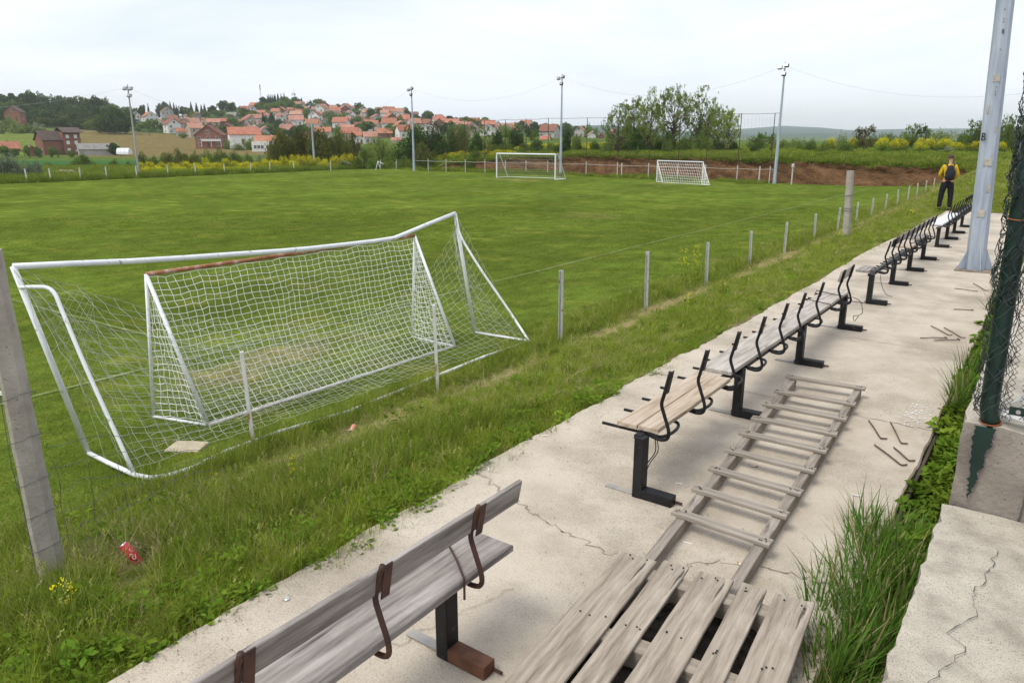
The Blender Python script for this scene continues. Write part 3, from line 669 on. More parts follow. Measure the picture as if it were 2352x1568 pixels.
# bunched side nets
def sideL(u,v): # from left post to wandering line toward rear
    A=LT.lerp(LBp,v)+Vector((.05,0,-.02)); B=st[min(len(st)-1,int(v*(len(st)-1)))]+Vector((0,.1+.5*math.sin(math.pi*v)*.5,-.1)); return A.lerp(B,u)+Vector((0,0,-.06*math.sin(math.pi*u)))
net_grid(mb,sideL,3,14,.0018,.02,4)
def sideR(u,v):
    A=RT.lerp(RBp,v*.97)+Vector((.03,-.0,-.03)); B=st2[min(len(st2)-1,int(v*(len(st2)-1)*.92))]+Vector((0,-.05,0)); p=A.lerp(B,u)+Vector((0,-.25*math.sin(math.pi*v),-.05)); return p
net_grid(mb,sideR,8,18,.0022,.02,5)
def lcurt(u,v): # loose netting from upper left corner spreading to ground
    A=LT.lerp(Vector((-8.9,7.2,-.35)),u); B=Vector((-8.3,4.2,-1.27)).lerp(Vector((-8.5,6.6,-1.27)),u); p=A.lerp(B,v); p.x+=.3*math.sin(math.pi*v); p.z-=.25*math.sin(math.pi*u)*(1-v); return p
net_grid(mb,lcurt,20,17,.0024,.02,6)
mb.obj('net',NG,g)
# --- small near goal
g=thing('football_goal','smaller goal with a rusty crossbar and white net standing inside the crooked goal','goal')
TL=onx(335,630,-9.6); TR=onx(952,541,-9.6); bFL=Vector((-9.72,4.87,-1.33)); bFR=Vector((-9.85,10.2,-1.36)); bRL=onz(478,976,-1.29); bRR=onz(1045,795,-1.29)
mb=MB(); mb.tube([TL,TL.lerp(TR,.3)+Vector((0,0,-.01)),TR],.030,12); mb.obj('crossbar',GR,g,smooth=True)
for a,b,nm in ((bFL,TL,'goal_post'),(bFR,TR,'goal_post'),(bRL,TL,'stay'),(bRR,TR,'stay'),(bFL,bRL,'side_bar'),(bFR,bRR,'side_bar'),(bRL,bRR,'ground_bar')):
    mb=MB(); mb.tube([a,b],{'goal_post':.022,'stay':.027,'side_bar':.02,'ground_bar':.028}[nm],10); mb.obj(nm,GW if nm!='ground_bar' else mat('goal_old_white',[(.5,.46,.42),(.66,.66,.66)],scale=8,rough=.5),g,smooth=True)
mb=MB()
def sn(u,v):
    A=TL.lerp(TR,u)+Vector((.03,0,-.035)); B=bRL.lerp(bRR,u)+Vector((0,0,.03)); p=A.lerp(B,v)
    sag=math.sin(math.pi*min(1,v*1.0))*math.sin(math.pi*u)**.35
    p.x-=.28*sag*(v**.5); p.z-=.16*sag*(v)**1.2+.03*abs(math.sin(u*math.pi*7))*(1-v)**2; p.y+=.05*math.sin(u*20+v*4)*sag; return p
net_grid(mb,sn,42,23,.0043,.012,7,n=4)
def sl_(u,v): return (TL.lerp(bFL,v)).lerp(TL.lerp(bRL,v),u)+Vector((0,.10*math.sin(math.pi*u)*v+.02,0))
def sr_(u,v): return (TR.lerp(bFR,v)).lerp(TR.lerp(bRR,v),u)+Vector((0,-.12*math.sin(math.pi*u)*v,0))
net_grid(mb,sl_,9,21,.005,.014,8,n=4); net_grid(mb,sr_,9,21,.005,.014,9,n=4)
mb.obj('net',NW,g)
# --- far goals
def far_goal(a,b,top,depth,label,nmat,dv=None,r=.06,wdir=None,nr=.011,dens=.33,stay=True,topd=0.0):
    g=thing('football_goal',label,'goal'); a=Vector(a);b=Vector(b); h=Vector((0,0,top)); wd=Vector((b-a)).normalized(); pr=Vector(dv) if dv else Vector((-wd.y,wd.x,0))*depth
    tdv=Vector((-wd.y,wd.x,0))*topd
    for p in (a,b):
        mb=MB(); mb.tube([p,p+h],r,8); mb.obj('goal_post',GW,g)
        mb=MB(); mb.tube([p,p+pr],r*.6,6); mb.obj('side_bar',GW,g)
        mb=MB(); mb.tube([p+h,p+h+tdv,p+pr] if topd else [p+h,p+pr],r*.6,6); mb.obj('stay',GW,g)
    mb=MB(); mb.tube([a+h,b+h],r,8); mb.obj('crossbar',GW,g)
    mb=MB(); mb.tube([a+pr,b+pr],r*.6,6); mb.obj('ground_bar',GW,g)
    mb=MB(); W=(b-a).length; nu=int(W/dens); nv=int(top*1.15/dens)
    fn=lambda u,v:(a.lerp(b,u)+h+tdv).lerp(a.lerp(b,u)+pr,v)+Vector((0,-.25*math.sin(math.pi*v)*math.sin(math.pi*u)**.5*(1 if depth>0 else -1),-.1*math.sin(math.pi*v)))
    net_grid(mb,fn,nu,nv,nr,.02,2)
    for p in (a,b):
        fs=lambda u,v:(p+h).lerp(p,v).lerp((p+h+tdv).lerp(p+pr,v),u); net_grid(mb,fs,max(3,int(abs(depth)/dens)),nv,nr,.02,3)
    if topd:
        ft=lambda u,v:(a.lerp(b,u)+h)+tdv*v; net_grid(mb,ft,nu,max(2,int(topd/dens)),nr,.01,4)
    mb.obj('net',nmat,g); return g
a=onz(1141,408,-1.6); b=onz(1275,413,-1.6); far_goal(a,b,2.46,2.0,'big white far goal with thin net in front of the ball net fence',NG,r=.075,nr=.007,dens=.28,topd=.5)
a=onz(1517,415,-1.6)+Vector((0,1.1,0)); 
A=Vector((-31.75,67.9,-1.6)); B=Vector((-26.3,66.4,-1.6)); far_goal(Vector((-31.6,67.0,-1.6)),Vector((-26.43,65.53,-1.6)),1.95,-1.3,'low white netted far goal in front of the brown earth bank',NW,r=.045,nr=.012,dens=.26,dv=(1.1,-.95,0))
# --- broken frames
def broken(name,label,pts_list,dep):
    g=thing(name,label,'goal frame',(0,0,0),0,'broken goal frames by the far corner')
    for pts in pts_list:
        mb=MB(); mb.tube([at(px,py,dep) for px,py in pts],.042,6); mb.obj('bar',GW,g)
broken('broken_goal_frame','tilted broken white goal frame lying by the yellow flowers in the far corner',[[(778,388),(786,366)],[(786,366),(808,378)],[(778,388),(812,390)],[(786,366),(797,383)],[(797,372),(800,381)]],104)
broken('broken_goal_frame','leaning broken white frame just left of the third floodlight pole',[[(863,391),(868,370)],[(868,370),(880,377)],[(868,370),(872,384)]],100)
# ================================================================= PITCH MARKINGS
CH=bpy.data.materials.new('worn_chalk'); CH.use_nodes=True; n=CH.node_tree.nodes; l=CH.node_tree.links; b_=n['Principled BSDF']; b_.inputs['Roughness'].default_value=1
no=n.new('ShaderNodeTexNoise'); no.inputs['Scale'].default_value=1.6; no.inputs['Detail'].default_value=9; no.inputs['Roughness'].default_value=.75; t_=n.new('ShaderNodeTexCoord'); l.new(t_.outputs['Object'],no.inputs['Vector'])
r_=n.new('ShaderNodeValToRGB'); r_.color_ramp.elements[0].position=.5; r_.color_ramp.elements[0].color=(.125,.165,.028,1); r_.color_ramp.elements[1].position=.72; r_.color_ramp.elements[1].color=(.30,.33,.19,1); l.new(no.outputs['Fac'],r_.inputs['Fac']); l.new(r_.outputs['Color'],b_.inputs['Base Color'])
def ribbon(mb,a,b,w=.1,n=60,dz=.012):
    a=Vector((*a,0));b=Vector((*b,0)); d=(b-a).normalized(); o=Vector((-d.y,d.x,0))*w/2; vs=[]
    for i in range(n+1):
        p=a.lerp(b,i/n)
        for q in (p-o,p+o): vs.append((q.x,q.y,gzf(q.x,q.y)+dz))
    mb.add(vs,[(2*i,2*i+2,2*i+3,2*i+1) for i in range(n)])
mb=MB(); q1=onz(1286,605,-1.45); q2=onz(1837,489,-1.45); dd=(q2-q1).normalized()
ribbon(mb,(-12.3,2),(-12.3,66),.12,160); ribbon(mb,(-73,62.5),(-12.3,62.5),.12,120); ribbon(mb,(-12.3,7.5),(-60,7.5),.1,160)
ribbon(mb,(-28,62.5),(-28,46),.12,60); ribbon(mb,(-58,46),(-28,46),.12,60)
o=struct(mb.obj('pitch_marking',CH)); o.location.z=0
mb=MB(); ribbon(mb,(-13.4,3.9),(-12.7,4.25),.22,6,.02); o=struct(mb.obj('pitch_marking',mat('fresh_chalk',[(.35,.38,.25),(.7,.7,.62)],scale=12,rough=1)))
# ================================================================= BENCHES
BLK=mat('black_steel_paint',[(.006,.006,.007),(.015,.015,.017)],scale=9,rough=.5,spec=.3,speck=(16,.66,(.09,.045,.03),.7))
BRN=mat('brown_rusty_steel',[(.035,.02,.017),(.10,.045,.03)],scale=9,rough=.55)
RSF=mat('rusted_foot',[(.09,.038,.022),(.17,.075,.04)],scale=10,rough=.7)
def wood(name,cols,sc=1.6,coord='Object',knots=True):
    return mat(name,cols,scale=sc,stretch=(14,1.1,14),rough=.85,bump=.8,bscale=5,spread=(.34,.66),detail=12,dist=.008,coord=coord,speck=(1.8,.64,tuple(c*.45 for c in cols[0]),.75),stain=(2.2,cols[0],.5))
WG=wood('weathered_grey_wood',[(.13,.11,.10),(.27,.24,.215),(.40,.365,.335)])
WL=wood('pale_plank_wood',[(.31,.24,.165),(.46,.37,.275),(.55,.46,.37)])
WW=wood('silvery_plank_wood',[(.27,.24,.205),(.43,.385,.335),(.54,.495,.44)])
WP=wood('pallet_wood',[(.19,.155,.12),(.35,.295,.235),(.47,.405,.335)])
WPE=wood('ladder_wood',[(.15,.125,.105),(.275,.235,.195),(.38,.33,.28)])
STRIP=mat('flat_plate',[(.24,.24,.25),(.38,.35,.31)],scale=8,rough=.7)
def plank(name,parent,x0,x1,y0,y1,z0,z1,m,seed=1,amp=.003):
    import bmesh
    bm=bmesh.new(); bmesh.ops.create_cube(bm,size=1)
    for v in bm.verts: v.co=Vector((x0+(v.co.x+.5)*(x1-x0),y0+(v.co.y+.5)*(y1-y0),z0+(v.co.z+.5)*(z1-z0)))
    ly=abs(y1-y0); lx=abs(x1-x0); ax=1 if ly>=lx else 0; a,b=(y0,y1) if ax else (x0,x1)
    k=max(2,int(abs(b-a)/.12))
    for q in range(1,k):
        co=[0,0,0]; co[ax]=a+(b-a)*q/k; no=[0,0,0]; no[ax]=1; bmesh.ops.bisect_plane(bm,geom=bm.verts[:]+bm.edges[:]+bm.faces[:],plane_co=co,plane_no=no)
    bmesh.ops.bevel(bm,geom=[e for e in bm.edges if e.calc_length()>abs(a-b)/k*.5 and e.is_manifold and e.calc_face_angle(0)>.5],offset=.0035,segments=1,affect='EDGES')
    me=bpy.data.meshes.new(name); bm.to_mesh(me); bm.free(); me.materials.append(m); noisy(me,amp,5,seed); noisy(me,amp*1.5,1.3,seed+3); o=lk(name,me,parent); return o
def bench(label,sup,ylo,yhi,brk,planks,backs,zs=.49,xoff=0.0,steel=BLK,foot=None,hoops=True,btop=.91,stub=-2.40):
    t=thing('bench',label,'bench',(0,0,0),0,'steel framed benches in one long row on the walkway')
    for y in sup:
        mb=MB(); mb.box((-2.045+xoff,y,(zs-.045)/2),(.072,.085,zs-.045)); l=mb.obj('leg',steel if steel is BLK else BLK,t,bevel=.004)
        mb=MB(); mb.box((-1.90+xoff,y,.036),(.22,.085,.068)); f=mb.obj('foot',foot or steel,l,bevel=.004)
        mb=MB(); mb.box((-2.20+xoff,y+.01,.0075),(.21,.055,.006)); mb.obj('ground_plate',STRIP,l)
        mb=MB(); mb.tube([(-2.11+xoff,y+.03,.02),(-1.74+xoff,y+.03,.02)],.009,6); mb.obj('anchor_bolt',BRN,l)
    mb=MB(); mb.box((-2.075+xoff,(ylo+yhi)/2,zs-.055),(.05,yhi-ylo,.03)); mb.box((-2.05+xoff,(ylo+yhi)/2,zs-.07),(.006,yhi-ylo,.045)); mb.obj('long_rail',steel,t)
    for i,y in enumerate(brk):
        z0=zs-.055; s=random.Random(int(y*100))
        mb=MB()
        if hoops:
            e=.33; mb.tube(smooth_path([(stub+xoff,y,z0),(-2.05+xoff,y,z0),(-1.96+xoff,y,z0)],3),.0115,8)
            mb.tube(smooth_path([(-1.97+xoff,y,z0-.005),(-1.945+xoff,y+.07,z0-.015),(-1.93+xoff,y+.17,z0-.015),(-1.94+xoff,y+.27,z0-.012),(-1.98+xoff,y+e,z0-.005),(-2.1+xoff,y+e,z0),(stub+xoff,y+e,z0)],5),.0115,8)
            mb.obj('seat_hoop',steel,t,smooth=True)
            mb=MB()
        dz=btop-.91
        P=smooth_path([(-2.02+xoff,y,z0-.012),(-1.95+xoff,y,z0-.02),(-1.90+xoff,y,z0+.0),(-1.895+xoff,y,z0+.06),(-1.935+xoff,y,z0+.17),(-1.955+xoff,y,z0+.235),(-1.94+xoff,y,z0+.31),(-1.905+xoff,y,.91+dz)],5)
        mb.tube(P,.0125,9); b=mb.obj('back_bracket',steel,t,smooth=True)
        mb=MB(); A=Vector((-1.932+xoff,y+.012,.745+dz)); B=Vector((-1.902+xoff,y+.012,.905+dz)); mb.beam(A,B,.045,.006,up=(1,0,0)); pl=mb.obj('back_plate',steel,b)
        pl.location=(0,.018,0)
    for k,(y0,y1,x0,x1,m) in enumerate(planks):
        plank('seat_plank',t,x0+xoff,x1+xoff,y0,y1,zs-.036,zs,m,seed=k+int(y0*3))
    for k,(y0,y1,m,h) in enumerate(backs):
        o=plank('back_plank',t,-.012,.012,y0,y1,-h/2,h/2,m,seed=k+9,amp=.002)
        o.rotation_euler=(0,R(11),0); o.location=(-1.948+xoff,0,.825+dz)
        o.data.transform(Matrix.Identity(4))
    return t
bench('bench with long weathered grey seat and back planks, nearest the camera',[2.28,.35,-1.5],-1.7,2.5,[2.36,1.76,1.13,.5,-.1],[(-1.6,2.66,-2.20,-1.93,WG)],[(-1.6,2.73,WG,.125)],zs=.45,steel=BRN,foot=RSF,hoops=False,btop=.80)
bench('bench with a fresh pale plank and a longer silvery plank, mostly missing its back',[4.31,6.24,8.19,10.12],4.3,10.3,[4.40,5.03,5.70,6.34,7.0,7.6,8.3,9.28,9.72],
   [(4.37,5.78,-2.27,-2.12,WL),(4.385,5.77,-2.113,-1.965,WL),(5.93,10.2,-2.30,-2.02,WW)],[(9.25,9.78,WW,.13)])
bench('bench with dark back boards in the middle of the row, its seat almost bare',[12.0,13.85,15.55,17.2],11.95,17.7,[12.35,12.9,13.45,14.0,14.55,15.1,15.65,16.2,16.75,17.3],
   [(12.0,12.5,-2.28,-2.1,WG),(15.2,15.7,-2.28,-2.0,WL),(16.6,17.5,-2.28,-2.05,WG)],[(12.8,13.3,BLK,.12),(13.35,15.0,WG,.12),(15.05,16.3,WG,.12),(16.35,17.5,WG,.12)],xoff=-.04,stub=-2.16)
bench('far end bench with a white seat board and a dark slatted back beside the man',[19.4,21.1,22.6,24.3],19.3,26.6,[19.9,20.5,21.1,21.7,22.3,22.9,23.5,24.1,24.7,25.3,25.9,26.4],
   [(19.7,23.0,-2.30,-2.02,mat('white_board',(.62,.62,.63),rough=.6))],[(23.4,24.0,BLK,.1),(24.1,26.5,BLK,.1)],xoff=-.06,stub=-2.3)
# loose wires hanging from benches
for k,(pts,lab) in enumerate((([(-2.0,4.42,.42),(-2.0,4.44,.3),(-2.03,4.38,.22),(-2.05,4.35,.12)],'thin black wires hanging beneath the pale bench plank'),
    ([(-1.95,10.1,.44),(-1.86,10.15,.38),(-1.82,10.15,.25),(-1.86,10.15,.2),(-1.92,10.15,.18),(-1.90,10.15,.12),(-1.86,10.15,.19)],'curled black wire hanging near the far end of the silvery bench plank'),
    ([(-1.98,12.05,.44),(-1.95,12.05,.3),(-1.87,12.05,.16),(-1.78,12.05,.13)],'thin wire hanging from the near end of the middle bench'))):
    mb=MB(); mb.tube(smooth_path(pts,6),.004,5)
    if k==0: mb.tube(smooth_path([Vector(p)+Vector((.012,.02*math.sin(i),0)) for i,p in enumerate(pts)],6),.0035,5)
    tag(mb.obj('hanging_wire',BLK),lab,'wire','wires hanging from the benches')
# bent wires tied across the planks
for y,lab in ((9.15,'bent steel wire tied over the silvery bench plank, before the lone back board'),(9.75,'bent steel wire tied over the far end of the silvery bench plank'),(2.35,'rusty flat strap tied over the grey seat of the nearest bench')):
    z=.497 if y>3 else .457
    mb=MB(); 
    if y>3: P=[(-2.36,y+.12,z-.05),(-2.34,y+.12,z+.02),(-2.2,y+.07,z+.012),(-2.0,y,z+.008),(-1.98,y,z-.03)]
    else: P=[(-2.22,y+.12,z-.02),(-2.20,y+.12,z+.006),(-2.05,y+.02,z+.006),(-1.922,y-.08,z+.006),(-1.915,y-.09,z-.09)]
    mb.tube(P,.006,5); tag(mb.obj('tie_strap',BRN),lab,'strap')
# ================================================================= LADDER AND PALLET
t=thing('wooden_ladder','long old grey wooden ladder with flat rungs lying on the walkway','ladder')
L0,L1=Vector((-1.57,3.45,.05)),Vector((-1.865,7.32,.05)); R0,R1=Vector((-1.085,3.40,.05)),Vector((-1.275,7.38,.05))
for a,b in ((L0,L1),(R0,R1)):
    ln=(b-a).length; o=plank('rail',t,-.032,.032,0,ln,-.045,.04,WPE,seed=int(a.x*-9),amp=.002); o.location=a; o.rotation_euler=(0,0,math.atan2(-(b-a).x,(b-a).y))
NAIL=mat('nail_head',(.02,.018,.016),rough=.6)
for k,y in enumerate((7.30,6.80,6.38,5.99,5.60,5.20,4.81,4.44,4.06)):
    u=(y-3.45)/(7.32-3.45); a=L0.lerp(L1,u); b=R0.lerp(R1,u); a.z=b.z=.107; d=(b-a); ln=d.length+.13; ang=math.atan2(d.y,d.x)+random.uniform(-.02,.02)
    m=WPE; o=plank('rung',t,-ln/2,ln/2,-.039,.039,-.013,.014,mat('rung_wood',[(.16,.135,.11),(.30,.26,.215),(.41,.36,.305)],scale=1.6,stretch=(1.1,14,14),rough=.85,bump=.45,bscale=5,spread=(.28,.72),dist=.006),seed=k,amp=.003)
    o.location=(a+b)/2; o.rotation_euler=(random.uniform(-.03,.03),0,ang)
    mb=MB()
    for sx in(-1,1):
        for q in range(5): mb.lathe([(.0045,0),(.0045,.003)],(sx*(ln/2-.05)+random.uniform(-.03,.03),random.uniform(-.024,.024),.0165),6)
    mb.obj('nail',NAIL,o)
t=thing('wooden_pallet','grey beige wooden pallet with five wide planks lying before the ladder','pallet')
T=.165
corners=[((-1.69,3.33),(-1.475,3.41)),((-1.452,3.42),(-1.31,3.43)),((-1.257,3.43),(-1.073,3.45)),((-1.027,3.455),(-.90,3.465)),((-.86,3.47),(-.67,3.48))]
for k,((xa,ya),(xb,yb)) in enumerate(corners):
    cx=(xa+xb)/2; ln=1.75; dx=.10*(ln/1.3); wd=(xb-xa)
    o=plank('deck_plank',t,-wd/2,wd/2,-ln,0,-.022,0,WP,seed=k*5+1,amp=.004); o.location=(cx,(ya+yb)/2,T+random.uniform(0,.003)); o.rotation_euler=(0,0,R(4.5))
    mb=MB()
    for yy in (-.05,-.62,-1.2):
        for q in range(3): mb.lathe([(.005,0),(.005,.004)],(random.uniform(-.35,.35)*wd,yy+random.uniform(-.03,.03),.0015),6)
    mb.obj('nail',NAIL,o)
for yy in (3.30,2.72,2.15):
    o=plank('bearer',t,-.48,.49,-.05,.05,-.10,.0,mat('bearer_wood',[(.25,.21,.16),(.38,.33,.27)],scale=1.6,stretch=(1.1,14,14),rough=.9,bump=.3),seed=int(yy*4),amp=.003); 
    o.location=(-1.185+ (3.3-yy)*.08,yy,T-.024); o.rotation_euler=(0,0,R(4.5))
for k,cx in enumerate((-1.60,-1.2,-.76)):
    o=plank('runner',t,-.05,.05,-1.75,-.02,-.018,0,WP,seed=k+40); o.location=(cx,3.38,.026); o.rotation_euler=(0,0,R(4.5))
    for q,yy in enumerate((3.30,2.72,2.15)):
        o=plank('block',t,-.05,.05,-.05,.05,-.0,.05,WOLD,seed=k+q); o.location=(cx+(3.3-yy)*.08,yy,.004+.024)
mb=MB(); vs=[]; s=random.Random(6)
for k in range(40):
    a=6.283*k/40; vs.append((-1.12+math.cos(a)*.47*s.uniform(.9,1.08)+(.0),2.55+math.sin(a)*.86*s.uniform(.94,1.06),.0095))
mb.add(vs,[tuple(range(40))]); o=mb.obj('painted_shade',mat('pallet_shade_paint',[(.035,.03,.022),(.13,.105,.08)],scale=16,rough=1,bump=.6)); o['kind']='stuff'; o['label']='dark sheet beneath the pallet, shade painted into its colour'  # dark sheet added under the pallet: shade between the planks painted as colour
# ================================================================= SMALL THINGS ON THE CONCRETE
RB=mat('rebar_rust',[(.07,.045,.035),(.16,.11,.085)],scale=20,rough=.8)
def rebar(a,b,label,hook=True,z=.012,gp_='bent steel rods scattered on the walkway'):
    a=Vector((*a,z));b=Vector((*b,z)); d=(b-a).normalized(); o=Vector((-d.y,d.x,0)); mb=MB(); P=[a,a.lerp(b,.5)+Vector((0,0,.004)),b]
    if hook: P+=[b+d*.02+Vector((0,0,.0))+o*.015,b+d*.015+o*.05]
    mb.tube(smooth_path(P,3),.006,6); tag(mb.obj('steel_rod',RB),label,'steel rod',gp_)
def Q(px,py): p=onz(px,py,0); return (p.x,p.y)
for a,b,l in (((2113,778),(2172,778),'bent steel rod lying level in the farther scatter, lower left rod'),((2145,784),(2202,782),'bent steel rod, lowest of the farther scatter of four'),((2138,750),(2176,770),'slanting steel rod, upper left of the farther scatter'),((2168,754),(2206,776),'slanting steel rod, upper right of the farther scatter'),
    ((1995,968),(2021,1007),'short rusty rod, leftmost of the rods above the grass tuft'),((2045,972),(2068,1018),'short rusty rod standing second among those above the grass tuft'),((2008,1024),(2066,1068),'hooked rod lowest among those above the grass tuft'),((2052,1030),(2084,1058),'rod half hidden in the tips of the grass tuft'),
    ((2192,664),(2240,670),'thin rod on the walkway below the foot of the big blue pole'),((2235,652),(2262,668),'thin rod lying right of the big blue pole foot'),((2190,712),(2232,714),'thin straight rod between the pole foot and the rod scatter')): rebar(Q(*a),Q(*b),l)
BUT=mat('cigarette_paper',(.72,.70,.66),rough=.9); BUTF=mat('cigarette_filter',(.45,.28,.12),rough=.9)
for k,(px,py,l) in enumerate(((1580,1246,'white cigarette butt between the ladder rails, below the nearest rung'),(1560,1110,'cigarette butt on the walkway beneath the pale bench plank'),(1967,1137,'cigarette butt right of the ladder, level with its third rung'),(1122,1078,'cigarette butt at the grass edge below the goal corner'),(1250,1000,'cigarette butt at the grass edge left of the pale bench plank'),(1733,1070,'cigarette butt lying under the silvery bench'),(2145,985,'cigarette butt among the steel rods'),(1700,1295,'cigarette butt between ladder foot and crack'))):
    p=onz(px,py,.006); a=random.uniform(0,3); d=Vector((math.cos(a),math.sin(a),0))*.028; t=thing('cigarette_butt',l,'cigarette butt',p,0,'cigarette butts on the walkway'); mb=MB(); mb.tube([-d,d*.3],.0045,7); mb.obj('paper',BUT,t); mb=MB(); mb.tube([d*.3,d],.0046,7); mb.obj('filter',BUT if k<5 else BUTF,t)
p=onz(659,1375,.004); t=thing('bottle_cap','shiny crimped bottle cap on the concrete between grass and nearest bench','bottle cap',p); mb=MB(); mb.lathe([(.0155,0),(.0145,.004),(.012,.006),(.002,.0065)],n=18); mb.obj('cap',mat('shiny_tin',(.65,.66,.68),rough=.3,metal=.7),t)
p=onz(1508,1414,.02); t=thing('bottle_cap','dark green bottle cap seen between the pallet planks','bottle cap',p); mb=MB(); mb.lathe([(.022,0),(.022,.012),(.018,.014)],n=18); mb.obj('cap',mat('green_cap',(.03,.06,.045),rough=.4),t)
# leaves, chips and twigs: countless crumbs
def debris():
    V=[];Fc=[];mi=[]; s=random.Random(17)
    for q in range(2600):
        y=abs(s.gauss(0,1))*6+.6; x=s.uniform(-3.15,-.6)
        if s.random()<.45: x=-3.15+abs(s.gauss(0,.25))
        if y>26: continue
        a=s.uniform(0,6.28); l=s.uniform(.003,.011)*(1+y*.05); w_=l*s.uniform(.12,.6); z=.0065+s.uniform(0,.002); c,d=math.cos(a),math.sin(a); b=len(V)
        for u,v in ((-1,-.4),(1,-1),(1,.6),(-1,1)): V.append((x+c*u*l/2-d*v*w_/2,y+d*u*l/2+c*v*w_/2,z+(.004 if u>0 else 0)))
        Fc.append((b,b+1,b+2,b+3)); mi.append(s.choice([0,0,0,1,2]))
    me=mesh_np('debris',np.array(V),Fc,[mat('crumb_dark',(.10,.075,.055),rough=1),mat('crumb_straw',(.35,.27,.15),rough=1),mat('crumb_grey',(.25,.23,.21),rough=1)],midx=mi)
    o=lk('debris',me); o['kind']='stuff'; o['label']='dark crumbs, chips and bits of straw strewn over the concrete'
debris()
# red can
CR=mat('can_red',[(.50,.012,.02),(.60,.02,.03)],scale=4,rough=.3,spec=.6); CM=mat('can_metal',(.55,.56,.58),rough=.25,metal=.9); CW_=mat('can_white',(.75,.73,.72),rough=.4); CBK=mat('can_black',(.02,.02,.02),rough=.4)
def drink_can(loc,rot,label,L=.168,r=.031,body=CR):
    t=thing('drink_can',label,'drink can',loc); t.rotation_euler=rot
    mb=MB(); mb.lathe([(r*.86,0),(r,.008),(r,L-.014),(r*.88,L-.003)],n=28); mb.obj('can_body',body,t,smooth=True)
    mb=MB(); mb.lathe([(r*.88,L-.003),(r*.9,L+.001),(r*.8,L),(r*.78,L-.005),(r*.05,L-.005)],n=28); mb.obj('can_lid',CM,t,smooth=True)
    mb=MB(); mb.lathe([(r*.3,-.006),(r*.8,-.005),(r*.86,.0),(r*.86,.001)],n=28); mb.obj('can_base',CM,t,smooth=True)
    return t
p=onz(300,1272,-.55); g0=gzf(p.x,p.y)
axis=(at(322,1296,4.2)-at(278,1247,4.2)).normalized()
cc=onz(302,1272,g0+.30)
t=drink_can(cc-axis*.085,axis.to_track_quat('Z','Y').to_euler(),'crushed red drink can with white and black lettering lying in the weeds')
r=.0316
def mark(parts,name,m,parent):
    mb=MB()
    for pts,wd in parts:
        P=[Vector((math.cos(a)*r,math.sin(a)*r,z)) for a,z in pts]; P=smooth_path(P,5); mb.tube(P,wd,4)
    return mb.obj(name,m,parent)
cv=(Vector((0,0,HC))-cc).normalized(); q=t.rotation_euler.to_quaternion().inverted()@cv; A0=math.atan2(q.y,q.x)
mark([([(A0-.5,.095),(A0-.2,.115),(A0+.15,.118),(A0+.3,.105),(A0+.1,.095),(A0-.15,.10)],.0028),([(A0-.1,.085),(A0+.25,.075),(A0+.45,.085)],.0024),([(A0-.55,.07),(A0-.2,.055),(A0-.45,.045)],.0016)],'white_lettering',CW_,t)
mark([([(A0-.35,.125),(A0-.05,.13),(A0+.1,.137),(A0-.25,.138)],.003),([(A0+.3,.123),(A0+.5,.135)],.0025)],'black_lettering',CBK,t)
p=onz(816,1008,-1.12); drink_can((p.x,p.y,gzf(p.x,p.y)+.07),(R(115),R(20),R(30)),'pale can with an orange lower half lying in the dry grass below the small goal',L=.11,r=.031,body=mat('can_pale',[(.62,.24,.16),(.55,.66,.70)],scale=4,rough=.35,spread=(.45,.52)))
p=onz(430,1030,-1.28); o=plank('loose_board',None,-.16,.16,-.32,.32,0,.03,mat('board_sandy',[(.45,.37,.25),(.58,.5,.36)],scale=3,rough=.9),seed=3,amp=.006); o.location=(p.x,p.y,gzf(p.x,p.y)+.0); o.rotation_euler=(.05,.1,R(-65)); o.scale=(.8,.7,1); tag(o,'sandy piece of board lying in the grass beneath the torn net','board')
# net heap on the terrace and chain-link
def net_heap():
    t=thing('folded_net','heap of white rope netting lying on the wall behind the chain-link','net'); s=random.Random(31); mb=MB()
    for k in range(130):
        x=s.uniform(-.05,.8); y=s.uniform(4.52,5.2); z=.945+s.uniform(0,.06); P=[]
        d=s.choice([0,1])
        for q in range(9):
            P.append((max(-.07,x),max(4.5,y),max(.945,z))); x+=s.uniform(.0,.09)*(1 if d else .5); y+=s.uniform(-.05,.05); z=.945+abs(math.sin(q+k))*.07+s.uniform(0,.015)
        mb.tube(smooth_path(P,3),.0045,5,cap=False)
    for k in range(34):    # hanging curtain of net further back
        x0=.02+k*.05; P=[(x0+s.uniform(-.03,.03)+.06*math.sin(q*1.1+k),6.2+.1*math.sin(q+k)-q*.06,1.0+.12*q) for q in range(9)]; P=[(x,y,z) for x,y,z in P]; mb.tube(smooth_path(P,3),.006,4,cap=False)
    for j in range(12):
        P=[(.02+k*.07,6.15+.05*math.sin(k*.8+j)-j*.04,1.0+.09*j+.03*math.sin(k*1.3+j)) for k in range(24)]; mb.tube(P,.006,4,cap=False)
    P=[(-.06,4.56,.965),(-.085,4.53,.985),(-.05,4.50,.99),(.02,4.50,.975),(.1,4.5,.965),(.3,4.49,.96),(.6,4.49,.955)]
    for o in (0,.012,.024): mb.tube(smooth_path([(a,b+o,c+o*.6) for a,b,c in P],5),.007,6,cap=False)
    mb.obj('rope_mesh',NT,t,smooth=True)
net_heap()
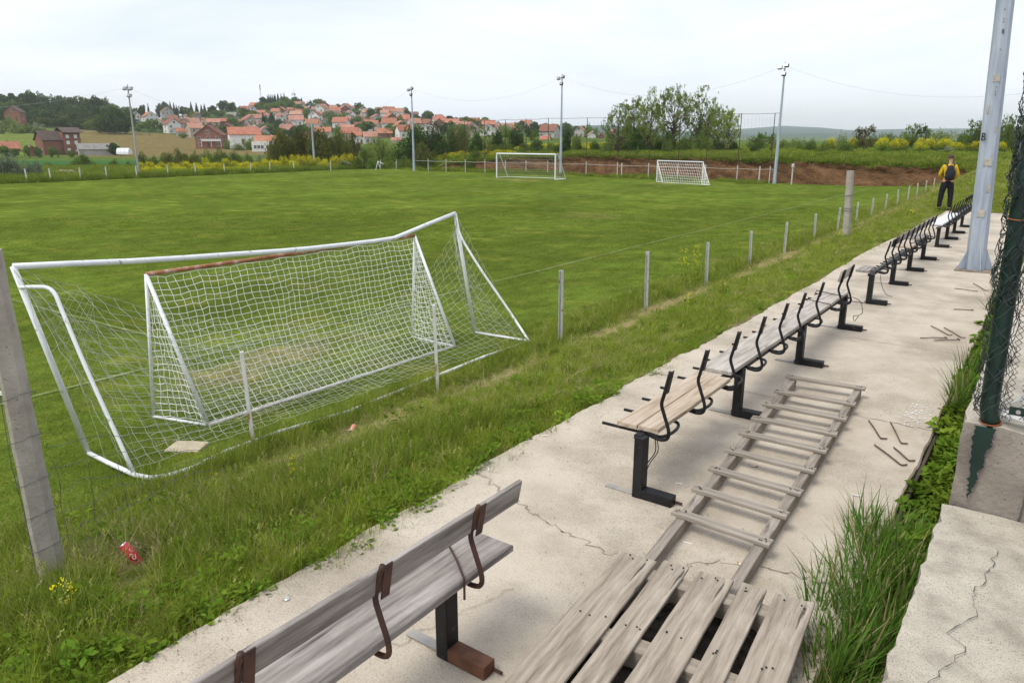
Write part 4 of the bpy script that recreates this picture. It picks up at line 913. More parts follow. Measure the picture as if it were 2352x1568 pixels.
def chain_link():
    t=thing('chain_link_fence','dark green chain-link wire fabric bunched around the thick green post','fence'); W=mat('chain_wire',[(.012,.022,.02),(.04,.05,.05)],scale=20,rough=.45); s=random.Random(77)
    mb=MB(); a=.062
    _gz=[p.z for p in GPX]; _gx=[p.x for p in GPX]
    def axis(z): return float(np.interp(z,_gz,_gx))
    # flat fabric to the right
    nx=16; nz=44
    for i in range(nx+1):
        for sgn in (0,1):
            P=[]
            for k in range(nz):
                z=1.0+k*a*.5; u=i*a+(a/2 if (k+sgn)%2 else 0)
                P.append((axis(z)+.07+u+s.uniform(-.003,.003),4.445+(.008 if (k%2) else -.002)+.02*math.sin(z*3+u*2),z+s.uniform(-.002,.002)))
            mb.tube(P,.0021,4,cap=False)
    mb.obj('wire_fabric',W,t)
    # bunched tangle around the post
    mb=MB()
    for k in range(46):
        th0=s.uniform(0,6.28); z=.98+s.uniform(-.02,.02)+(k%3)*.6; P=[]; rr=s.uniform(.048,.068)
        dirn=s.choice([-1,1]); n=s.randint(24,46)
        for q in range(n):
            rad=rr+(.012 if q%2 else 0)+s.uniform(-.006,.012); th=th0+dirn*q*.42+s.uniform(-.15,.15); zz=z+q*.034+s.uniform(-.012,.012)
            if zz>3.1: break
            P.append((axis(zz)+math.cos(th)*rad,4.5+math.sin(th)*rad,zz))
        if len(P)>3: mb.tube(P,.0021,4,cap=False)
    # loose end loops standing off on the left side
    for k in range(60):
        z=1.0+k*.034; x=axis(z)-.05; w1=s.uniform(.005,.022)*(1+.4*math.sin(k*.7)); P=[(x,4.46,z),(x-w1*.7,4.45,z+.008),(x-w1,4.447,z+.022+s.uniform(0,.015)),(x-w1*.8,4.452,z+.045),(x-w1*.1,4.46,z+.055)]; mb.tube(P,.0021,4,cap=False)
    mb.obj('wire_tangle',W,t)
    mb=MB(); mb.box((.17,4.425,1.045),(.42,.008,.045)); b=mb.obj('tension_bar',PG,t,bevel=.002)
    mb=MB()
    for x in (0,.22): mb.tube([(x,4.424,1.045),(x,4.414,1.045)],.012,8)
    mb.obj('bolt',CM,b)
    mb=MB()
    for z,m_ in ((.945,0),(2.02,0)):
        P=[(axis(z)+math.cos(x)*.05,4.5+math.sin(x)*.05,z+.01*math.sin(x)) for x in np.linspace(0,6.28,20)]; mb.tube(P,.0035,5)
    mb.obj('copper_tie',mat('copper_tie',(.30,.09,.03),rough=.5),t)
chain_link()
mb=MB(); mb.tube([Vector((p.x-.022,4.63,p.z)) for p in GPX],.02,12); tag(mb.obj('metal_pipe',mat('galvanised',(.36,.37,.39),rough=.4,metal=.5),smooth=True),'thin galvanised pipe standing directly behind the thick green post','pipe')
# stones and rubbish in the ditch
ST=mat('ditch_stone',[(.25,.24,.23),(.42,.40,.38)],scale=8,rough=.9,bump=.5)
for k,(px,py,z,r_,l) in enumerate(((2075,1395,-.1,.055,'round grey stone in the ditch between pallet and concrete slab'),(2060,1440,-.12,.04,'small pale stone in the ditch below the round one'),(2010,1468,-.2,.05,'flat stone low in the ditch'),(2090,1365,-.08,.03,'small stone against the slab edge'),(1905,1435,-.15,.045,'stone by the pallet corner'))):
    import bmesh
    bm=bmesh.new(); bmesh.ops.create_icosphere(bm,subdivisions=2,radius=r_)
    for v in bm.verts: v.co.z*=.65
    me=bpy.data.meshes.new('stone'); bm.to_mesh(me); bm.free(); me.materials.append(ST); noisy(me,r_*.35,9,k); o=lk('stone',me); p=onz(px,py,z); o.location=(min(p.x,-.30),p.y,max(z-.04,gzf(p.x,p.y)+.02)); tag(o,l,'stone','stones in the ditch')
# ================================================================= PERSON
def skin_fig(name,chains,mat_,parent=None,sub=2,root=0):
    """chains: list of lists of (key,(x,y,z),radius); shared keys join"""
    idx={};V=[];E=[];Rr=[]
    for ch in chains:
        prev=None
        for key,co,r in ch:
            if key not in idx: idx[key]=len(V); V.append(co); Rr.append(r)
            if prev is not None and (prev,idx[key]) not in E: E.append((prev,idx[key]))
            prev=idx[key]
    me=bpy.data.meshes.new(name); me.from_pydata(V,E,[]); o=bpy.data.objects.new(name,me); C.objects.link(o)
    m=o.modifiers.new('skin','SKIN'); m.use_smooth_shade=True
    for i,v in enumerate(me.skin_vertices[0].data):
        r=Rr[i]; v.radius=r if isinstance(r,tuple) else (r,r); v.use_root=(i==root)
    s=o.modifiers.new('sub','SUBSURF'); s.levels=sub; s.render_levels=sub
    dg=bpy.context.evaluated_depsgraph_get(); me2=bpy.data.meshes.new_from_object(o.evaluated_get(dg)); bpy.data.objects.remove(o)
    me2.materials.clear(); me2.materials.append(mat_)
    o=lk(name,me2,parent); return o
def person():
    SK=mat('skin',(.50,.27,.19),rough=.6); HAIR=mat('brown_hair',(.075,.045,.035),rough=.8); YEL=mat('yellow_sweater',[(.50,.33,.012),(.62,.42,.02)],scale=6,rough=.9,bump=.3); BLT=mat('black_trousers',(.010,.010,.013),rough=.85); SH=mat('dark_shoe',(.02,.02,.022),rough=.6)
    b=onz(2167,483,0.0)
    t=thing('person','person in a yellow sweater and black trousers standing with his back turned','person',(b.x,b.y,-.01),R(8))
    def arm(s): # x side, y forward = away from the camera
        return [('chest',(0,.0,1.30),(.16,.105)),('sh%d'%s,(s*.165,-.0,1.42),.062),('el%d'%s,(s*.255,.03,1.14),.044),('wr%d'%s,(s*.15,.22,1.0),.03),('ha%d'%s,(s*.10,.27,.985),.026)]
    def leg(s): return [('pel',(0,0,.95),(.145,.10)),('hip%d'%s,(s*.095,0,.86),.085),('kn%d'%s,(s*.125,.015,.48),.056),('an%d'%s,(s*.135,-.005,.09),.038),('toe%d'%s,(s*.15,.13,.035),.032)]
    body=skin_fig('body',[[('pel',(0,0,.95),(.145,.10)),('waist',(0,0,1.1),(.135,.095)),('chest',(0,.0,1.30),(.16,.105)),('neck',(0,.01,1.49),.055),('neck2',(0,.03,1.56),.052),('head',(0,.05,1.64),(.07,.085)),('top',(0,.06,1.73),(.062,.075))],arm(1),arm(-1),leg(1),leg(-1)],SK,t)
    for s in (-1,1):
        for q in range(5):
            L_=(.075,.085,.088,.08,.055)[q]
            if q<4: P=[(s*(.10-.0),.275+.0,.985-.018*(q-1.5)),(s*.075,.30+L_*.4,.98-.018*(q-1.5)),(s*.045,.30+L_*.5,.975-.018*(q-1.5))]
            else: P=[(s*.115,.25,1.01),(s*.09,.275,1.025),(s*.06,.30,1.02)]
            mb=MB(); mb.tube(smooth_path(P,3),[.0095]*7 if False else .0088,7); mb.obj('finger',SK,body,smooth=True)
        mb=MB(); M=Matrix.Diagonal((.35,.9,1.2)); import bmesh
        bm=bmesh.new(); bmesh.ops.create_uvsphere(bm,u_segments=10,v_segments=8,radius=.03); me=bpy.data.meshes.new('ear'); bm.to_mesh(me); bm.free(); me.materials.append(SK); e=lk('ear',me,body); e.scale=(.35,.7,1.1); e.location=(s*.078,.035,1.655)
    # face on the far side
    mb=MB(); mb.tube([(0,.135,1.68),(0,.155,1.655),(0,.14,1.64)],[.008,.014,.01],7); mb.obj('nose',SK,body,smooth=True)
    mb=MB(); [mb.box((s*.03,.138,1.685),(.022,.008,.008)) for s in(-1,1)]; mb.box((0,.135,1.61),(.045,.008,.006)); mb.obj('eyes_and_mouth',HAIR,body)
    sw=skin_fig('sweater',[[('hem',(0,0,1.0),(.160,.118)),('waist',(0,0,1.12),(.152,.112)),('chest',(0,.0,1.31),(.178,.122)),('col',(0,.005,1.455),(.085,.07)),('col2',(0,.015,1.49),(.064,.06))]]+[[('chest',(0,.0,1.31),(.178,.122)),('s%d'%s,(s*.17,0,1.415),.075),('e%d'%s,(s*.262,.03,1.14),.056),('w%d'%s,(s*.158,.205,1.0),.042)] for s in(-1,1)],YEL,t)
    tr=skin_fig('trousers',[[('wst',(0,0,1.04),(.142,.105)),('pel',(0,0,.94),(.158,.115))]]+[[('pel',(0,0,.94),(.158,.115)),('h%d'%s,(s*.105,0,.82),.112),('k%d'%s,(s*.138,.015,.48),.088),('a%d'%s,(s*.150,0,.09),.074)] for s in(-1,1)],BLT,t)
    for s in(-1,1):
        skin_fig('shoe',[[('a',(s*.138,-.035,.05),.042),('b',(s*.142,.06,.045),.042),('c',(s*.152,.16,.032),.034)]],SH,t)
    import bmesh
    bm=bmesh.new(); bmesh.ops.create_uvsphere(bm,u_segments=20,v_segments=14,radius=1)
    for v in list(bm.verts):
        v.co=Vector((v.co.x*.086,v.co.y*.098,v.co.z*.105))
    bmesh.ops.delete(bm,geom=[v for v in bm.verts if (v.co.z<-.045) or (v.co.y>.055 and v.co.z<.04)],context='VERTS')
    me=bpy.data.meshes.new('hair'); bm.to_mesh(me); bm.free(); me.materials.append(HAIR); noisy(me,.006,25); me.polygons.foreach_set('use_smooth',np.ones(len(me.polygons),dtype=bool)); h=lk('hair',me,t); h.location=(0,.045,1.695)
    # backpack: separate thing worn on the back
    BP=mat('backpack_cloth',[(.012,.013,.02),(.02,.022,.035)],scale=5,rough=.8); BC=mat('backpack_print',[(.015,.03,.05),(.10,.16,.20),(.45,.52,.55)],scale=9,rough=.7,spread=(.35,.68))
    k=thing('backpack','black backpack with a pale cloudy print worn by the man in yellow','backpack',(b.x,b.y,-.01),R(8))
    bm=bmesh.new(); bmesh.ops.create_cube(bm,size=1)
    for v in bm.verts: v.co=Vector((v.co.x*(.235 if v.co.z<0 else .15),v.co.y*(.13 if v.co.z<0 else .08),v.co.z*.42))
    bmesh.ops.subdivide_edges(bm,edges=bm.edges[:],cuts=3,use_grid_fill=True,smooth=.3)
    me=bpy.data.meshes.new('bag_body'); bm.to_mesh(me); bm.free(); me.materials.append(BP); me.polygons.foreach_set('use_smooth',np.ones(len(me.polygons),dtype=bool)); bb=lk('bag_body',me,k); bb.location=(.03,-.165,1.22)
    bm=bmesh.new(); bmesh.ops.create_uvsphere(bm,u_segments=16,v_segments=10,radius=1); me=bpy.data.meshes.new('front_pocket'); bm.to_mesh(me); bm.free(); me.materials.append(BC); me.polygons.foreach_set('use_smooth',np.ones(len(me.polygons),dtype=bool)); f=lk('front_pocket',me,k); f.scale=(.085,.03,.085); f.location=(.045,-.225,1.15)
    for s in(-1,1):
        mb=MB(); P=smooth_path([(s*.07+.02,-.15,1.40),(s*.10+.01,-.10,1.46),(s*.12,-.01,1.49),(s*.125,.09,1.42),(s*.14,.12,1.28),(s*.16,.03,1.12),(s*.12+.02,-.12,1.07)],5); mb.tube(P,.016,8); mb.obj('shoulder_strap',BP,k,smooth=True)
    mb=MB(); mb.tube(smooth_path([(-.02,-.15,1.42),(.03,-.17,1.47),(.08,-.15,1.42)],5),.009,6); mb.obj('carry_loop',BP,k)
person()
for _o in bpy.data.objects:
    if _o.parent is None and _o.get('category') in('person','backpack'): _o.scale=(1.05,1.05,1.05)
# ================================================================= FOLIAGE BUILDERS
def leafmat(name,dark,light,tr=.25,rnd=.25,sc=2.0):
    return mat(name,[dark,light],scale=sc,rough=.6,spec=.2,trans=tr,objrand=rnd,spread=(.3,.7),detail=2)
LM={'dark':leafmat('leaf_dark',(.032,.066,.014),(.078,.135,.024)),
    'mid':leafmat('leaf_mid',(.075,.13,.02),(.165,.235,.04)),
    'light':leafmat('leaf_light',(.10,.16,.028),(.20,.27,.06)),
    'olive':leafmat('leaf_olive',(.065,.085,.014),(.16,.17,.035)),
    'grey':leafmat('leaf_grey',(.11,.15,.09),(.24,.28,.19)),
    'brown':leafmat('leaf_brown',(.06,.055,.018),(.14,.11,.035)),
    'conifer':leafmat('needle_dark',(.018,.042,.024),(.042,.078,.038),tr=.1),
    'locust':leafmat('leaf_locust',(.15,.21,.035),(.31,.39,.08),tr=.5),
    'yellow':leafmat('petal_yellow',(.55,.50,.012),(.72,.66,.02),rnd=.12),
    'white':leafmat('petal_white',(.35,.38,.30),(.6,.6,.5),rnd=.1)}
BARK=mat('bark',[(.05,.04,.03),(.12,.10,.08)],scale=6,rough=.95)
def cards(rg,P,size,squash=.75,up=.3):
    """leaf cards at points P"""
    n=len(P); a=rg.normal(size=(n,3)); a[:,2]+=up; a/=np.linalg.norm(a,axis=1)[:,None]; t=rg.normal(size=(n,3)); t-=a*(t*a).sum(1)[:,None]; t/=np.linalg.norm(t,axis=1)[:,None]; b=np.cross(a,t)
    s=size*rg.uniform(.6,1.3,(n,1)); t=t*s*.5; b=b*s*.5*squash
    V=np.stack([P-t-b*.35,P-b*.9+t*.05,P+t,P+b*.9-t*.05],1).reshape(-1,3); Fc=np.arange(n*4).reshape(-1,4); return V,Fc
def blob_crown(seed,n,size,kind,shape='round',flowers=None,fl_frac=.3,fl_size=None,clumps=34,top_fl=False):
    rg=np.random.default_rng(seed); c=rg.normal(size=(clumps,3)); c/=np.linalg.norm(c,axis=1)[:,None]; rr=rg.uniform(.25,.82,(clumps,1))
    c=c*rr; 
    if shape=='round': c[:,2]=c[:,2]*.95
    if shape=='bush': c[:,2]=np.abs(c[:,2])*.95-.05
    cr=rg.uniform(.16,.34,clumps)
    w=cr**2; k=rg.choice(clumps,n,p=w/w.sum()); d=rg.normal(size=(n,3)); d/=np.linalg.norm(d,axis=1)[:,None]; P=c[k]+d*(cr[k]*rg.uniform(.55,1.08,n)**.6)[:,None]
    if shape=='bush':
        P[:,2]=np.abs(P[:,2])
        k2=rg.random(n)<.12; P[k2]*=1.12
    else: P[:,2]=(P[:,2]+1)/2*1
    lo,hi=P.min(0),P.max(0)
    P=(P-[ (lo[0]+hi[0])/2,(lo[1]+hi[1])/2,lo[2]])/[ (hi[0]-lo[0])/2,(hi[1]-lo[1])/2,(hi[2]-lo[2])]
    V,Fc=cards(rg,P,size); mats=[LM[kind]]; mi=np.zeros(len(Fc),int)
    if flowers:
        mats.append(LM[flowers]); out=np.linalg.norm(P*[1,1,1]-[0,0,.35],axis=1); f=(rg.random(n)<fl_frac)&((P[:,2]>.35)|(rg.random(n)<.25))
        if top_fl: f=(rg.random(n)<np.clip((P[:,2]-.3)*1.6,0,.95)*fl_frac*2)
        mi[f]=1
    return mesh_np('crown',V,Fc,mats,midx=mi)      # unit: radius 1, height 1, base at 0
def conifer_crown(seed,n,size):
    rg=np.random.default_rng(seed); z=rg.uniform(.08,1,n)**.8; tier=np.floor(z*14)/14+.02; r=(1-tier)*.95*(.55+.45*((z*14)%1<.6))+.03; th=rg.uniform(0,6.28,n); rr=r*rg.uniform(.35,1.08,n)
    P=np.stack([np.cos(th)*rr,np.sin(th)*rr,z-.05*rr],1); V,Fc=cards(rg,P,size,up=.8); return mesh_np('crown',V,Fc,[LM['conifer']])
def branchy(seed,levels=4,spread=.55,nleaf=26,size=.16,kind='locust',open_=1.0,trunk_r=.045,h=1.0,limbs=3,leaf_r=.085,t0=.28):
    """branching tree of height ~1: returns (wood mesh, crown mesh)"""
    s=random.Random(seed); rg=np.random.default_rng(seed); mb=MB(); tips=[]
    def grow(p,d,l,r,lv):
        n=4; P=[p]; q=p.copy()
        for i in range(n):
            d=(d+Vector((s.gauss(0,.13),s.gauss(0,.13),s.gauss(0,.08)+.06))).normalized(); q=q+d*l/n; P.append(q.copy())
            if lv<=1: tips.append((q.copy(),lv))
        mb.tube(P,[r*(1-.4*i/n) for i in range(n+1)],5 if lv>2 else 3,cap=False)
        if lv==0: return
        if lv<=3 and lv>1:
            for _ in range(2): tips.append((P[s.choice([2,3])]+Vector((s.gauss(0,.03),s.gauss(0,.03),0)),0))
        k=s.choice([2,3,3]) if lv<levels else limbs
        for j in range(k):
            a=s.uniform(0,6.28); o=d.orthogonal().normalized(); o=Matrix.Rotation(a+j*6.28/k,3,d)@o
            nd=(d+o*spread*s.uniform(.6,1.4)).normalized(); grow(q if j<k-1 or s.random()<.6 else P[2],nd,l*s.uniform(.62,.85)*(1.5 if (lv==levels and t0<.2) else 1),r*.58,lv-1)
    grow(Vector((0,0,0)),Vector((0,0,1)),t0,trunk_r,levels)
    P=[]
    for q,lv in tips:
        m=nleaf if lv==0 else nleaf//3
        if s.random()<.12*open_: continue
        P.append(np.array(q)+rg.normal(size=(m,3))*leaf_r*np.array([1,1,.6]))
    P=np.concatenate(P); zmax=P[:,2].max(); rad=np.percentile(np.hypot(P[:,0],P[:,1]),97)
    sc=np.array([1/rad,1/rad,1/zmax]); V,Fc=cards(rg,P*1.0,size); V=V*sc; me=mesh_np('crown',V,Fc,[LM[kind]])
    wv=np.array([v for v in mb.v])*sc; mb.v=[tuple(v) for v in wv]; wm=mb.mesh('trunk',BARK); return wm,me
def airy(seed,clumps,n,size,kind,cr=(.06,.12)):
    """open crowned tree: limbs run from the stem to separate sprays of leaves"""
    rg=np.random.default_rng(seed); c=rg.normal(size=(clumps*3,3)); c/=np.linalg.norm(c,axis=1)[:,None]; c*=rg.uniform(.35,1,(clumps*3,1))**.6
    c=c[c[:,2]>-.75][:clumps]; c=c*np.array([.86,.86,.44])+[0,0,.54]; c[:,:2]*=(.75+.35*np.sin(c[:,2:3]*3.1))
    K=len(c); rad=rg.uniform(cr[0],cr[1],K); S_=K*9; kk=rg.integers(0,K,S_); sc_=c[kk]+rg.normal(size=(S_,3))*(rad[kk]*.75)[:,None]*np.array([1.1,1.1,.55]); k=rg.integers(0,S_,n); P=sc_[k]+rg.normal(size=(n,3))*cr[0]*.30*np.array([1.3,1.3,.7]); P[:,2]=np.clip(P[:,2],.03,1.0); V,Fc=cards(rg,P,size); V=V*[1,1,1]; me=mesh_np('crown',V,Fc,[LM[kind]])
    mb=MB(); stem=[Vector((0,0,-.02)),Vector((.02,0,.2)),Vector((-.02,.02,.45)),Vector((0,0,.72))]; mb.tube(smooth_path(stem,3),[.028,.026,.024,.022,.02,.018,.016,.013,.010,.006],5,cap=False)
    for q in c:
        t=min(.66,max(.08,q[2]*.75-.12+.05*rg.normal())); a=Vector((.02*math.sin(t*9),0,t)); b=Vector(q); m=a.lerp(b,.5)+Vector((rg.normal()*.03,rg.normal()*.03,-.03)); r0=.010*(1.1-t); mb.tube(smooth_path([a,m,b],2),[r0,r0*.85,r0*.7,r0*.5,r0*.3],3,cap=False)
    return mb.mesh('trunk',BARK),me
def trunk_mesh():
    mb=MB(); mb.tube([(0,0,-.1),(.01,0,.3),(0,.02,.75)],[.07,.05,.02],6,cap=False)
    for a in (0.4,2.3,4.1): mb.tube([(0,0,.25),(math.cos(a)*.25,math.sin(a)*.25,.5),(math.cos(a)*.45,math.sin(a)*.45,.7)],[.03,.02,.008],4,cap=False)
    return mb.mesh('trunk',BARK)
TM=trunk_mesh()
PROTO={}
def protos():
    for i in range(3):
        PROTO['far_dark',i]=(TM,blob_crown(10+i,3400,.13,'dark')); PROTO['far_mid',i]=(TM,blob_crown(20+i,2600,.13,'mid')); PROTO['far_light',i]=(TM,blob_crown(30+i,2200,.13,'light',shape='bush'))
        PROTO['conifer',i]=(TM,conifer_crown(40+i,2400,.13))
        PROTO['bush',i]=(TM,blob_crown(50+i,8500,.062,'mid',shape='bush',clumps=48)); PROTO['bush_light',i]=(TM,blob_crown(60+i,8500,.062,'light',shape='bush',clumps=48)); PROTO['bush_olive',i]=(TM,blob_crown(70+i,9000,.06,'olive',shape='bush'))
        PROTO['bush_dark',i]=(TM,blob_crown(80+i,6500,.08,'dark',shape='bush')); PROTO['broom',i]=(TM,blob_crown(90+i,9500,.052,'mid',shape='bush',flowers='yellow',fl_frac=.55,top_fl=True,clumps=44))
        PROTO['grey',i]=(TM,blob_crown(100+i,7000,.07,'grey',shape='bush')); PROTO['white_flower',i]=(TM,blob_crown(110+i,4500,.08,'light',shape='bush',flowers='white',fl_frac=.3,top_fl=True))
        PROTO['loose',i]=airy(120+i,40,3000,.06,'mid',cr=(.08,.16))
        PROTO['brown_loose',i]=airy(130+i,36,3600,.06,'brown',cr=(.10,.18))
        PROTO['walnut',i]=(TM,blob_crown(140+i,13000,.065,'olive',shape='bush',clumps=70))
        PROTO['locust',i]=airy(150+i,84,12500,.027,'locust',cr=(.055,.11))
    PROTO['dense_dark',0]=(TM,blob_crown(160,12000,.06,'dark',shape='bush',clumps=60)); PROTO['dense_dark',1]=(TM,blob_crown(161,12000,.06,'dark',shape='bush',clumps=60))
protos()
KIND={'far_dark':('broadleaf_tree','dark green broadleaf tree','tree'),'far_mid':('broadleaf_tree','mid green round tree','tree'),'far_light':('bushy_tree','light green bushy tree','tree'),'conifer':('conifer','dark pointed conifer','conifer'),
 'bush':('bush','mid green bush','bush'),'bush_light':('bush','light green bush','bush'),'bush_olive':('bush','olive green bush','bush'),'bush_dark':('bush','dark green dense bush','bush'),'broom':('flowering_bush','yellow flowering bush','bush'),
 'grey':('willow_bush','silvery grey green bush','bush'),'white_flower':('flowering_bush','bush with white blossom','bush'),'loose':('young_tree','loose green young tree','tree'),'brown_loose':('young_tree','reddish brown leafed young tree','tree'),
 'walnut':('broadleaf_tree','large olive green tree','tree'),'locust':('locust_tree','tall airy light green tree','tree'),'dense_dark':('broadleaf_tree','dense very dark green tree','tree')}
ZONES=[(-400,60,'at the left edge'),(60,185,'near the big brick house'),(185,305,'just left of first pole'),(305,420,'right of first pole'),(420,540,'above the long-balcony brick house'),(540,640,'above the unfinished white house'),(640,712,'just left of second pole'),(712,800,'right of second pole'),(800,943,'just left of third pole'),(943,1140,'right of third pole'),(1140,1295,'above the big far goal'),(1295,1400,'right of fourth pole'),(1400,1560,'above the low netted goal'),(1560,1785,'left of fifth pole'),(1785,1950,'right of fifth pole'),(1950,2120,'above the concrete post'),(2120,2260,'above the man in yellow'),(2260,2800,'behind the big blue pole')]
def zone(px):
    for a,b,t in ZONES:
        if a<=px<b: return t
    return ZONES[-1][2] if px>0 else ZONES[0][2]
DEFER=[]   # (px,desc,setter) for unique labels
def plant(kind,px,top,base,wpx,dep=None,grp=None,zbase=None,sq=1.0):
    """tree or bush seen at photo column px from row top to row base"""
    if dep is None: dep,x,y,z=hit(px,base)
    else:
        p=at(px,base,dep); x,y=p.x,p.y; z=gzf(x,y) if zbase is None else zbase
    ztop=float(rowz(top,dep)); h=max(.5,ztop-z); w=pxw(wpx,dep)/2
    ks=[k for k in PROTO if k[0]==kind]; k=ks[random.randrange(len(ks))]; tm,cm=PROTO[k]; nm,ds,cat=KIND[kind]
    t=thing(nm,ds,cat,(x,y,z-.05),random.uniform(0,6.28),grp or {'tree':'trees round the pitch and on the hills','conifer':'conifers among the village houses','bush':'bushes beyond the pitch'}[cat])
    t.scale=(1,1,1)
    tr=lk('trunk',tm,t); tr.scale=(w*(.5 if tm is TM else 1),w*(.5 if tm is TM else 1),h)
    c=lk('crown',cm,t); c.scale=(w,w*sq,h); 
    if tm is TM and kind in('far_dark','far_mid','walnut','dense_dark'): c.scale=(w,w*sq,h*.93); c.location=(0,0,h*.06)
    DEFER.append((px,dep,ds,t)); return t
def z1(L,off): return [((off+a/3.36)*.91875,(180+b/3.36)*.91875,(180+c/3.36)*.91875,d/3.36*.91875) for a,b,c,d in L]
random.seed(41)
# ---- forest on the left
sx=[-60,0,30,70,110,165,190,235,265,300,312]; stp=[216,214,212,210,216,222,216,222,240,268,290]
for layer,(fd,off,bs) in enumerate(((600,0,268),(540,16,282),(490,36,292),(455,58,303))):
    for px in np.arange(-40+layer*9,306,29 if layer else 25):
        px=float(px+random.uniform(-6,6)); top=float(np.interp(px,sx,stp))+off+random.uniform(-5,7); wd=random.uniform(40,54)
        if layer==3 and px<95: continue
        if layer==0 and px>285: continue
        plant('far_dark' if random.random()<.85 else 'far_mid',px,top,bs,wd,fd+random.uniform(-12,12),'trees of the dark wood on the left hill')
for k,a,b,c,d in (('far_dark',930,285,525,150),('far_dark',1060,310,520,180),('far_mid',850,360,520,150),('far_dark',1000,300,520,120)):
    (q,)=z1([(a,b,c,d)],0); plant(k,*q)
def many(kind,L,off,dep=None,grp=None):
    for q in z1(L,off): plant(kind,*q,dep,grp)
many('far_light',[(60,360,500,220),(150,400,515,150),(225,430,512,120),(10,480,520,60),(400,470,530,90)],0)
many('white_flower',[(340,418,520,125)],0)
many('conifer',[(1250,268,345,40),(1610,252,340,46),(1655,258,345,44),(1695,275,345,36),(1722,268,345,40),(2070,303,395,54),(2215,345,440,52),(2288,345,440,78),(1590,390,440,30),(1470,262,375,44),(1440,250,370,44),(1490,278,380,40),(2262,192,262,34),(2290,190,262,34),(2315,186,262,34),(2340,182,262,34)],0)
many('far_dark',[(1190,272,345,66),(1385,248,350,90),(1350,262,350,60),(1540,285,370,80),(1790,280,350,84),(1868,235,335,84),(1942,252,340,86),(2215,208,285,70),(1340,300,360,50)],0)
many('far_mid',[(1420,275,380,80),(1580,300,380,80),(1640,330,400,90),(1720,320,395,90),(1840,320,385,110),(1930,350,400,90),(1090,288,350,90),(1150,300,380,90),(1040,290,350,90),(1275,395,505,150),(1180,430,500,90),(1365,430,500,70),(2200,250,310,90),(2260,260,310,90),(2240,430,495,110),(1890,445,540,90),(1540,515,560,70)],0)
many('far_dark',[(958,592,682,110)],0,285)
many('far_mid',[(230,612,668,60),(440,620,690,70),(600,655,695,60),(490,650,692,34),(320,625,690,70),(40,615,690,110),(120,640,690,80)],0,262)
many('bush',[(720,655,735,150),(1070,735,775,60),(960,715,770,110),(640,700,770,120),(420,745,800,110)],0,150)
many('grey',[(100,660,850,260),(-60,690,850,220),(260,715,830,190),(-10,700,850,190)],0,86,'silvery bushes at the left edge')
many('bush_olive',[(1200,652,760,140),(1290,690,760,120),(1500,620,735,190),(1390,655,745,150),(1600,680,750,150)],0,140)
many('bush',[(1720,630,735,180),(1850,610,730,200),(1960,640,740,180),(1640,640,740,120),(2080,660,740,130),(2200,690,745,120)],0,150)
many('far_light',[(1950,540,650,140),(2105,548,655,120),(2010,600,660,100),(1850,560,640,100)],0)
many('white_flower',[(2180,665,740,90)],0,140); 
# ---- village trees, middle
O2=640
many('conifer',[(125,190,265,32),(155,192,265,30),(185,188,265,30),(215,182,262,32),(240,176,262,34),(385,215,262,30),(880,255,300,44),(60,345,425,46),(128,345,425,68),(100,195,262,26)],O2)
many('far_dark',[(68,208,300,66),(335,208,292,84),(975,308,390,84),(185,390,480,80)],O2)
many('far_mid',[(250,205,300,100),(290,230,320,90),(210,240,310,90),(160,250,320,80),(110,265,320,80),(400,260,310,90),(455,255,300,70),(535,224,300,104),(690,266,300,46),(425,308,375,84),(845,308,375,84),(305,335,385,60),(690,385,440,60),(780,328,380,60),(935,412,515,160),(860,370,440,90),(1040,382,440,90),(1128,374,440,80),(1270,332,370,54),(1210,440,520,100),(1140,430,490,100),(800,385,440,80),(1230,420,500,60),(1800,445,505,100),(400,440,520,80),(650,400,450,70)],O2)
many('far_dark',[(1610,368,450,150),(1365,360,420,70),(1560,380,430,60)],O2)
# ---- large near trees and hedge behind the far touchline
G4='trees and bushes behind the far touchline'
for k,a,b,c,d,dep in (('walnut',240,440,705,330,128),('walnut',400,425,705,360,132),('walnut',560,418,700,360,128),('walnut',690,450,690,280,135),('walnut',160,500,700,150,125),('bush_olive',780,500,690,200,130),
   ('brown_loose',830,500,640,100,131),('bush_light',1030,500,690,230,128),('bush_light',940,560,700,180,124),('bush',880,600,715,160,120),('bush',1150,585,715,190,118),('dense_dark',1330,395,705,330,112),('dense_dark',1490,400,700,300,114),('bush_olive',1420,560,715,200,106),('dense_dark',1660,430,690,290,118),('bush_olive',1740,440,690,140,116),('bush_dark',1850,500,680,170,112),('loose',1930,450,680,170,115),('bush',1840,590,690,180,100),('bush_dark',2030,480,640,130,120),('dense_dark',2185,420,600,170,120),('loose',2120,470,620,120,120),('bush',2080,560,660,220,106),('bush',2250,575,660,200,104),('bush_olive',1990,590,670,150,102),('bush',2350,560,660,160,104)):
    (q,)=z1([(a,b,c,d)],O2); plant(k,*q,dep,G4)
O3=1240
